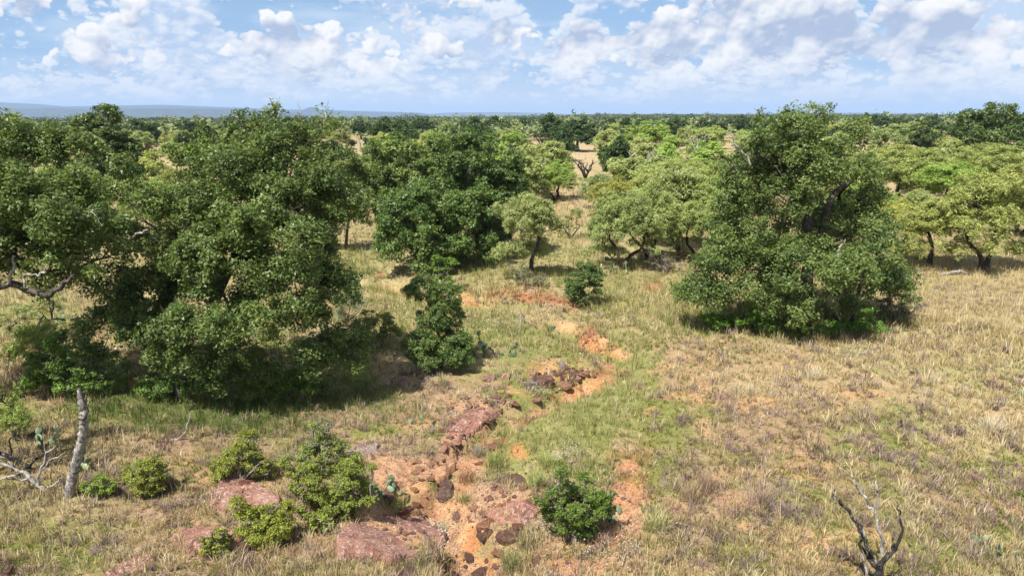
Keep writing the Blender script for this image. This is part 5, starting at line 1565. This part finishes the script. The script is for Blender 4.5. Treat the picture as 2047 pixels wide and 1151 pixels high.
def blades(pos, L, Wd, spread, cols, per, tall=1.0, g_=gg, simple=False):
    """Tufts of bent blades: one entry per tuft in pos, L, Wd, spread (radians), cols."""
    n = len(pos)
    k_ = np.repeat(np.arange(n), per)
    m_ = len(k_)
    a_ = g_.uniform(0, 2 * np.pi, m_)
    th_ = np.abs(g_.normal(0, 1, m_)) * spread[k_] * .8 + .08
    l_ = L[k_] * g_.uniform(.55, 1.15, m_)
    w_ = Wd[k_] * g_.uniform(.7, 1.3, m_)
    r_ = L[k_] * .22 * g_.random(m_)
    b_ = pos[k_] + np.stack([np.cos(a_) * r_, np.sin(a_) * r_, -.02 + 0 * r_], -1)
    h_ = np.stack([np.cos(a_), np.sin(a_), 0 * a_], -1)
    t1, t2 = np.minimum(th_ * .7, 1.3), np.minimum(th_ * 1.5, 1.75)
    mid = b_ + l_[:, None] * .55 * (h_ * np.sin(t1)[:, None] + np.array([0, 0, 1.0]) * np.cos(t1)[:, None])
    tip = mid + l_[:, None] * .5 * (h_ * np.sin(t2)[:, None] + np.array([0, 0, 1.0]) * np.cos(t2)[:, None])
    ya = a_ + np.pi / 2 + g_.normal(0, .7, m_)
    sd = np.stack([np.cos(ya), np.sin(ya), 0 * ya], -1) * w_[:, None]
    c_ = np.clip(cols[k_] * g_.uniform(.68, 1.36, (m_, 1)), 0, .8)
    if simple:
        V_ = np.stack([b_ - sd * .8, b_ + sd * .8, mid * .35 + tip * .65], 1).reshape(-1, 3)
        return V_, np.arange(m_ * 3).reshape(m_, 3), c_
    V_ = np.stack([b_, mid - sd, mid + sd, tip], 1).reshape(-1, 3)
    i_ = np.arange(m_) * 4
    T_ = np.stack([np.stack([i_, i_ + 2, i_ + 1], -1), np.stack([i_ + 1, i_ + 2, i_ + 3], -1)], 1).reshape(-1, 3)
    c_ = np.clip(cols[k_] * g_.uniform(.78, 1.25, (m_, 1)), 0, .8)
    return V_, T_, np.repeat(c_, 2, 0)


N = 80000
gpx = gg.uniform(-330, 2380, N)
gpy = 268 + (1330 - 268) * gg.random(N) ** .80
D_ = np.stack([(gpx - CX) / F, CP - (gpy - CY) / F * -0 + (-(gpy - CY) / F) * SP, -SP + (-(gpy - CY) / F) * CP], -1)
tt_ = -CAM_H / D_[:, 2]
ox, oy = D_[:, 0] * tt_, D_[:, 1] * tt_
ex_a, ex_d = np.radians(gg.uniform(-42, 42, 44000)), 26 + 60 * gg.random(44000) ** 1.15     # the middle distance stays well covered
ox, oy = np.concatenate([ox, ex_d * np.sin(ex_a)]), np.concatenate([oy, ex_d * np.cos(ex_a)])
ok = (oy > 5) & (oy < 260)
ox, oy = ox[ok], oy[ok]
oz = height(ox, oy)
sand, red, bare, lush, deep, pale, litter = masks(ox, oy, oz)
dist = np.hypot(np.hypot(ox, oy), CAM_H)
chan_d = polydist(ox, oy, CREEK) + (fbm(ox / .9, oy / .9, 4, 141, .6) - .5) * 1.6
chan = (1 - sstep(chan_d, .10, .50)) * (dist < 55) * sstep(fbm(ox / 2.2, oy / 2.2, 3, 143), .27, .47)
p_keep = (1 - .6 * chan) * (1 - .96 * sand) * (1 - .78 * bare) * (1 - .6 * red)
# the slabs and pools carry no grass
on_slab = cover(*proj(ox, oy, oz)[:2], [(785, 1072, 98, 38, -14, .95), (488, 992, 58, 20, 0, .95), (424, 1082, 60, 20, 0, .95), (262, 1138, 46, 18, -28, .95), (828, 950, 80, 20, 0, 1), (955, 852, 58, 20, -28, 1), (1032, 1028, 58, 26, 0, 1), (1034, 934, 34, 32, 0, 1), (850, 990, 84, 18, 0, 1), (945, 1090, 60, 60, 0, .9)], .2)
p_keep *= 1 - .93 * on_slab
k1 = fbm(ox / .9, oy / .9, 3, 201, .6); k2 = fbm(ox / 2.6, oy / 2.6, 3, 202, .55); k3 = fbm(ox / .45, oy / .45, 2, 203)
k4 = fbm(ox / 4.5, oy / 4.5, 3, 204, .6)
p_keep *= (.40 + .75 * sstep(k3, .25, .6)) * (.55 + .5 * np.maximum(sstep(k4, .36, .52), sstep(dist, 26, 34)))
kp = gg.random(len(ox)) < p_keep
ox, oy, oz, dist = ox[kp], oy[kp], oz[kp], dist[kp]
lush, deep, pale, litter, k1, k2, bare, red = (q[kp] for q in (lush, deep, pale, litter, k1, k2, bare, red))
u_ = gg.random(len(ox))
n_ = len(ox)
kind = np.zeros(n_, int)                                   # 0 short green mat, 1 straw, 2 lush, 3 deep green with tree shade in its colour, 4 purple grey forb, 5 brown litter, 6 rust bunch
k4 = fbm(ox / 4.5, oy / 4.5, 3, 205, .6)
straw_p = np.clip(.30 * (sstep(k4, .48, .62) - .3) + .07 + .60 * sstep(k1, .48, .64) * (1 - lush) * (1 - deep) + .55 * pale, 0, .92)
kind[u_ < straw_p] = 1
u2 = gg.random(n_)
forb_p = np.clip(.10 + .60 * sstep(k2 + (k1 - .5), .54, .72) + .28 * litter, 0, .8) * (1 - lush) * (1 - deep * .8)
kind[u2 < forb_p * .55] = 4
qx_, qy_, _d = proj(ox, oy, oz)
greenr = cover(qx_, qy_, [(1560, 960, 360, 130, -6, .9), (850, 700, 180, 110, 0, .6), (1400, 860, 160, 70, 0, .6), (880, 690, 200, 80, 0, .8), (700, 840, 160, 50, 0, .6), (120, 930, 140, 60, 0, .4), (600, 880, 160, 40, 0, .5), (1560, 1120, 420, 70, 0, .7), (300, 1110, 240, 50, 0, .5), (1300, 700, 100, 60, 0, .5)], .6)
kind[(kind == 1) & (gg.random(n_) < greenr * .62)] = 0
kind[gg.random(n_) < litter * .55] = 5
kind[gg.random(n_) < lush * .72] = 2
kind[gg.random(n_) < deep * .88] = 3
kind[(gg.random(n_) < red * .6)] = 6
PAL = [[(.150, .170, .032), (.190, .200, .045), (.235, .215, .060), (.110, .148, .028)],
       [(.42, .335, .165), (.48, .390, .215), (.36, .270, .130), (.52, .445, .270)],
       [(.245, .250, .075), (.310, .308, .110), (.205, .225, .062), (.38, .355, .165)],
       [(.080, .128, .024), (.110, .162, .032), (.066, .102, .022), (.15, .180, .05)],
       [(.215, .150, .130), (.275, .200, .175), (.160, .110, .098), (.33, .255, .220)],
       [(.27, .165, .105), (.210, .125, .090), (.31, .215, .140), (.23, .17, .095)],
       [(.33, .190, .090), (.38, .25, .125), (.27, .15, .075), (.30, .23, .11)]]
LEN = [(.06, .17), (.14, .38), (.18, .44), (.22, .48), (.10, .24), (.08, .20), (.25, .5)]
SPR = [.75, .55, .60, .55, .95, 1.1, .55]
PER_ = [8, 8, 10, 8, 7, 7, 8]
# rounded clumps: purple grey forbs and pale straw standing over the mat
cq = []
for (cn, ck_, cr0, cr1, npt) in ((1500, 4, .10, .34, 8), (1500, 1, .06, .22, 6)):
    qx = gg.uniform(-200, 2250, cn); qy = 400 + 900 * gg.random(cn) ** .8
    for x_, y_ in zip(qx, qy):
        d_ = ray(x_, y_); t_ = -CAM_H / d_[2]
        r_ = gg.uniform(cr0, cr1)
        cq.append((d_[0] * t_, d_[1] * t_, ck_, r_, npt))
cq = np.array(cq)
ms = masks(cq[:, 0], cq[:, 1], height(cq[:, 0], cq[:, 1]))
slabm = cover(*proj(cq[:, 0], cq[:, 1], height(cq[:, 0], cq[:, 1]))[:2], [(785, 1075, 120, 48, -14, 1), (860, 990, 120, 50, 0, 1), (488, 990, 72, 28, 0, 1), (424, 1080, 78, 28, 0, 1), (1034, 930, 26, 22, 0, 1), (945, 1090, 60, 60, 0, 1)], .2)
okc = gg.random(len(cq)) < (1 - ms[0]) * (1 - ms[2] * .8) * (1 - ms[3] * .85) * (1 - ms[4] * .8) * (1 - slabm)
cq = cq[okc]
rep = np.repeat(np.arange(len(cq)), cq[:, 4].astype(int))
ex_ = cq[rep, 0] + gg.normal(size=len(rep)) * cq[rep, 3] * .55; ey_ = cq[rep, 1] + gg.normal(size=len(rep)) * cq[rep, 3] * .55
ox, oy = np.concatenate([ox, ex_]), np.concatenate([oy, ey_])
oz = np.concatenate([oz, height(ex_, ey_)])
dist = np.hypot(np.hypot(ox, oy), CAM_H)
kind = np.concatenate([kind, cq[rep, 2].astype(int)])
boost = np.concatenate([1 + .55 * sstep(np.hypot(ox[:n_], oy[:n_]), 25, 36), np.where(cq[rep, 2] == 4, 1.35, 1.3) * np.clip(cq[rep, 3] / .2, .7, 1.4)])
lod = np.clip(dist / 22.0, .8, 6.0)
names = ['grass', 'dry_grass', 'lush_grass', 'shade_grass', 'dry_forbs', 'leaf_litter', 'rusty_grass']
for k_ in range(7):
    s_ = np.where(kind == k_)[0]
    if not len(s_):
        continue
    pal = np.array(PAL[k_])
    w_ = np.clip(fbm(ox[s_] / 1.7, oy[s_] / 1.7, 2, 300 + k_) * 1.6 - .3, 0, .999)
    ci = np.where(gg.random(len(s_)) < .5, (w_ * 4).astype(int), gg.integers(0, 4, len(s_)))
    cols_ = pal[ci] * gg.uniform(.85, 1.15, (len(s_), 1))
    lo, hi = LEN[k_]
    L_ = boost[s_] * gg.uniform(lo, hi, len(s_)) * (1 + .25 * (lod[s_] - 1).clip(0, 2))
    P_ = np.stack([ox[s_], oy[s_], oz[s_]], -1)
    w_ = 0.0068 * lod[s_] * (1.25 if k_ in (0, 4, 5) else 1.0)
    res = []
    for far in (False, True):
        q_ = (dist[s_] > 36) == far
        if q_.any():
            res.append(blades(P_[q_], L_[q_], w_[q_], np.full(int(q_.sum()), SPR[k_]), cols_[q_], PER_[k_], simple=far))
    V_, T_ = cat_parts([r_[:2] for r_ in res])
    link(names[k_], make_mesh(names[k_], V_, T_, col_face=np.concatenate([r_[2] for r_ in res])), M_BLADE, kind='stuff')

# white flowers: sprays of tiny pale blooms
fl = [(1090, 640, 110, 26, 120), (1000, 650, 70, 26, 60), (1140, 910, 30, 12, 14), (1125, 930, 18, 8, 10), (1720, 715, 60, 10, 60), (1210, 1110, 60, 20, 16), (1090, 1060, 30, 20, 10), (880, 1070, 26, 14, 26), (1560, 705, 20, 6, 20), (740, 640, 40, 40, 20), (1080, 790, 20, 8, 14)]
fp, fs = [], []
for (cx_, cy_, rx, ry, n_) in fl:
    for _ in range(n_):
        b = at(cx_ + gg.normal() * rx * .6, cy_ + gg.normal() * ry * .6)
        for q in range(7):
            fp.append((b.x + gg.normal() * .1, b.y + gg.normal() * .1, b.z + gg.uniform(.12, .42)))
fp = np.array(fp)
V_, T_ = leaf_cards(fp, np.tile([0, 0, 1.0], (len(fp), 1)), .04, .032, gg, up=1.0, droop=0, rnd=.5)
link('wild_flowers', make_mesh('wild_flowers', V_, T_, col_face=np.tile([.46, .46, .40], (len(T_), 1)) * gg.uniform(.7, 1.1, (len(T_), 1))), M_BLADE, kind='stuff')

# single bunchgrass clumps that stand out
for (px, py, Lm, sp_, pal, per, lb) in ((1022, 1140, .42, .55, (.215, .215, .085), 300, 'large bristly green tussock at the bottom edge right of the sand pool'), (1046, 1096, .36, .5, (.20, .21, .10), 170, 'smaller grey green tussock just above the large bottom one'),
                                        (1975, 868, .62, .60, (.60, .53, .36), 300, 'biggest pale straw tussock near the right edge'), (1500, 792, .5, .6, (.54, .46, .30), 140, 'fountain shaped straw tussock in the middle of the dry meadow'),
                                        (1470, 790, .48, .7, (.50, .43, .26), 120, 'spreading straw tussock left of the fountain shaped one'), (1625, 760, .6, .45, (.56, .49, .33), 120, 'tall thin straw tussock in the meadow below the lone big oak'),
                                        (1420, 985, .62, .28, (.36, .25, .17), 240, 'tall rust brown bunch beside the pale soil patch in the meadow'), (1515, 1010, .55, .35, (.35, .26, .19), 220, 'rust brown bunch right of the pale soil patch in the meadow'),
                                        (1385, 1000, .55, .3, (.40, .30, .2), 160, 'brown bunch left of the tall rust one'), (1860, 770, .6, .5, (.58, .50, .34), 160, 'pale tussock upslope from the biggest straw one'),
                                        (1310, 1060, .6, .6, (.42, .40, .18), 180, 'long yellow green tussock right of the bare earth strip'), (880, 770, .45, .5, (.40, .36, .2), 120, 'pale tussock below the slim sapling'),
                                        (985, 935, .5, .5, (.27, .30, .09), 200, 'lush tussock left of the small brown pool'), (955, 915, .45, .5, (.33, .31, .24), 150, 'greyish tussock above the lush one by the pool'),
                                        (1070, 975, .5, .55, (.33, .37, .13), 200, 'light green tussock in front of the small brown pool'), (1090, 935, .5, .55, (.34, .37, .12), 200, 'light green tussock on the right rim of the small brown pool'),
                                        (790, 1018, .38, .5, (.34, .36, .13), 130, 'fine pale grass tuft in front of the ledge hollow'), (925, 1010, .36, .45, (.25, .28, .09), 130, 'short green tuft right of the dark wet slab'),
                                        (930, 965, .4, .4, (.36, .22, .12), 160, 'rusty tuft between the ledge and the lush tussock'), (600, 1145, .4, .6, (.36, .29, .17), 150, 'straggly brown tuft at the bottom edge'),
                                        (880, 1062, .3, .6, (.42, .38, .24), 110, 'small straw tuft on the rim of the largest slab')):
    b = at(px, py)
    V_, T_, c_ = blades(np.array([[0, 0, 0.0]]) + gg.normal(0, .10, (8, 3)) * np.array([1, 1, 0]), np.full(8, Lm), np.full(8, .006), np.full(8, sp_), np.tile(pal, (8, 1)) * gg.uniform(.85, 1.15, (8, 1)), max(10, per // 8))
    link('grass_tussock', make_mesh('grass_tussock', V_, T_, col_face=c_), M_BLADE, None, b, label=lb, category='grass tussock')

# ------------------------------------------------------------------ the air between here and the hills
hz = bpy.data.meshes.new('haze')
V_, T_ = box(-17000, 17000, -17000, 17000, -60, 160)
hz = make_mesh('haze', V_, T_)
m, M, out = new_mat('haze_air')
vol = M.n('ShaderNodeVolumePrincipled')
vol.inputs['Color'].default_value = (.46, .65, .96, 1)
vol.inputs['Density'].default_value = 0.00010
vol.inputs['Anisotropy'].default_value = 0.0
M.nt.links.new(vol.outputs[0], out.inputs['Volume'])
link('haze', hz, m, kind='stuff')


# ------------------------------------------------------------------ leave out what hides wholly behind other things, and say which one each is
bpy.context.view_layer.update()
dg = bpy.context.evaluated_depsgraph_get()
eye = Vector(cam.location)


def family(o):
    return {o.name} | {c_.name for c_ in o.children_recursive}


def seen(o):
    fam = family(o)
    for leaf in [o] + list(o.children_recursive):
        if leaf.type != 'MESH' or not len(leaf.data.polygons):
            continue
        mw_ = leaf.matrix_world
        nf = len(leaf.data.polygons)
        for j in range(0, nf, max(1, nf // 40)):
            p_ = mw_ @ leaf.data.polygons[j].center
            fx_, fy_, _d = proj(p_.x, p_.y, p_.z)
            if not (0 <= fx_ <= 2047 and 0 <= fy_ <= 1151) or p_.y < 1:
                continue
            hit, loc_, _n, _i, ob, _m = scene.ray_cast(dg, eye, (p_ - eye).normalized())
            if hit and ob.name in fam:
                return True
    return False


members = {}
for o in list(scene.objects):
    if o.parent is None and o.get('group'):
        members.setdefault(o['group'], []).append(o)
ORD = ['first', 'second', 'third', 'fourth', 'fifth', 'sixth', 'seventh', 'eighth', 'ninth', 'tenth', 'eleventh', 'twelfth', 'thirteenth', 'fourteenth', 'fifteenth', 'sixteenth', 'seventeenth', 'eighteenth', 'nineteenth', 'twentieth']
gone = []
for grp_, obs in members.items():
    vis = []
    for o in obs:
        if seen(o):
            vis.append(o)
        else:
            gone.append(o)
    vis.sort(key=lambda o: proj(o.location.x, o.location.y, o.location.z)[0])
    n_ = len(vis)
    for i, o in enumerate(vis):
        if n_ == 1:
            w_ = 'the only one'
        elif i == 0:
            w_ = 'leftmost of them'
        elif i == n_ - 1:
            w_ = 'rightmost of them'
        elif i <= n_ // 2 and i < 20:
            w_ = ORD[i] + ' from the left'
        elif n_ - 1 - i < 20:
            w_ = ORD[n_ - 1 - i] + ' from the right'
        else:
            w_ = 'near their middle'
        if n_ > 1:
            o['label'] = o['label'] + ', ' + w_
for o in gone:
    for c_ in list(o.children_recursive):
        bpy.data.objects.remove(c_)
    bpy.data.objects.remove(o)
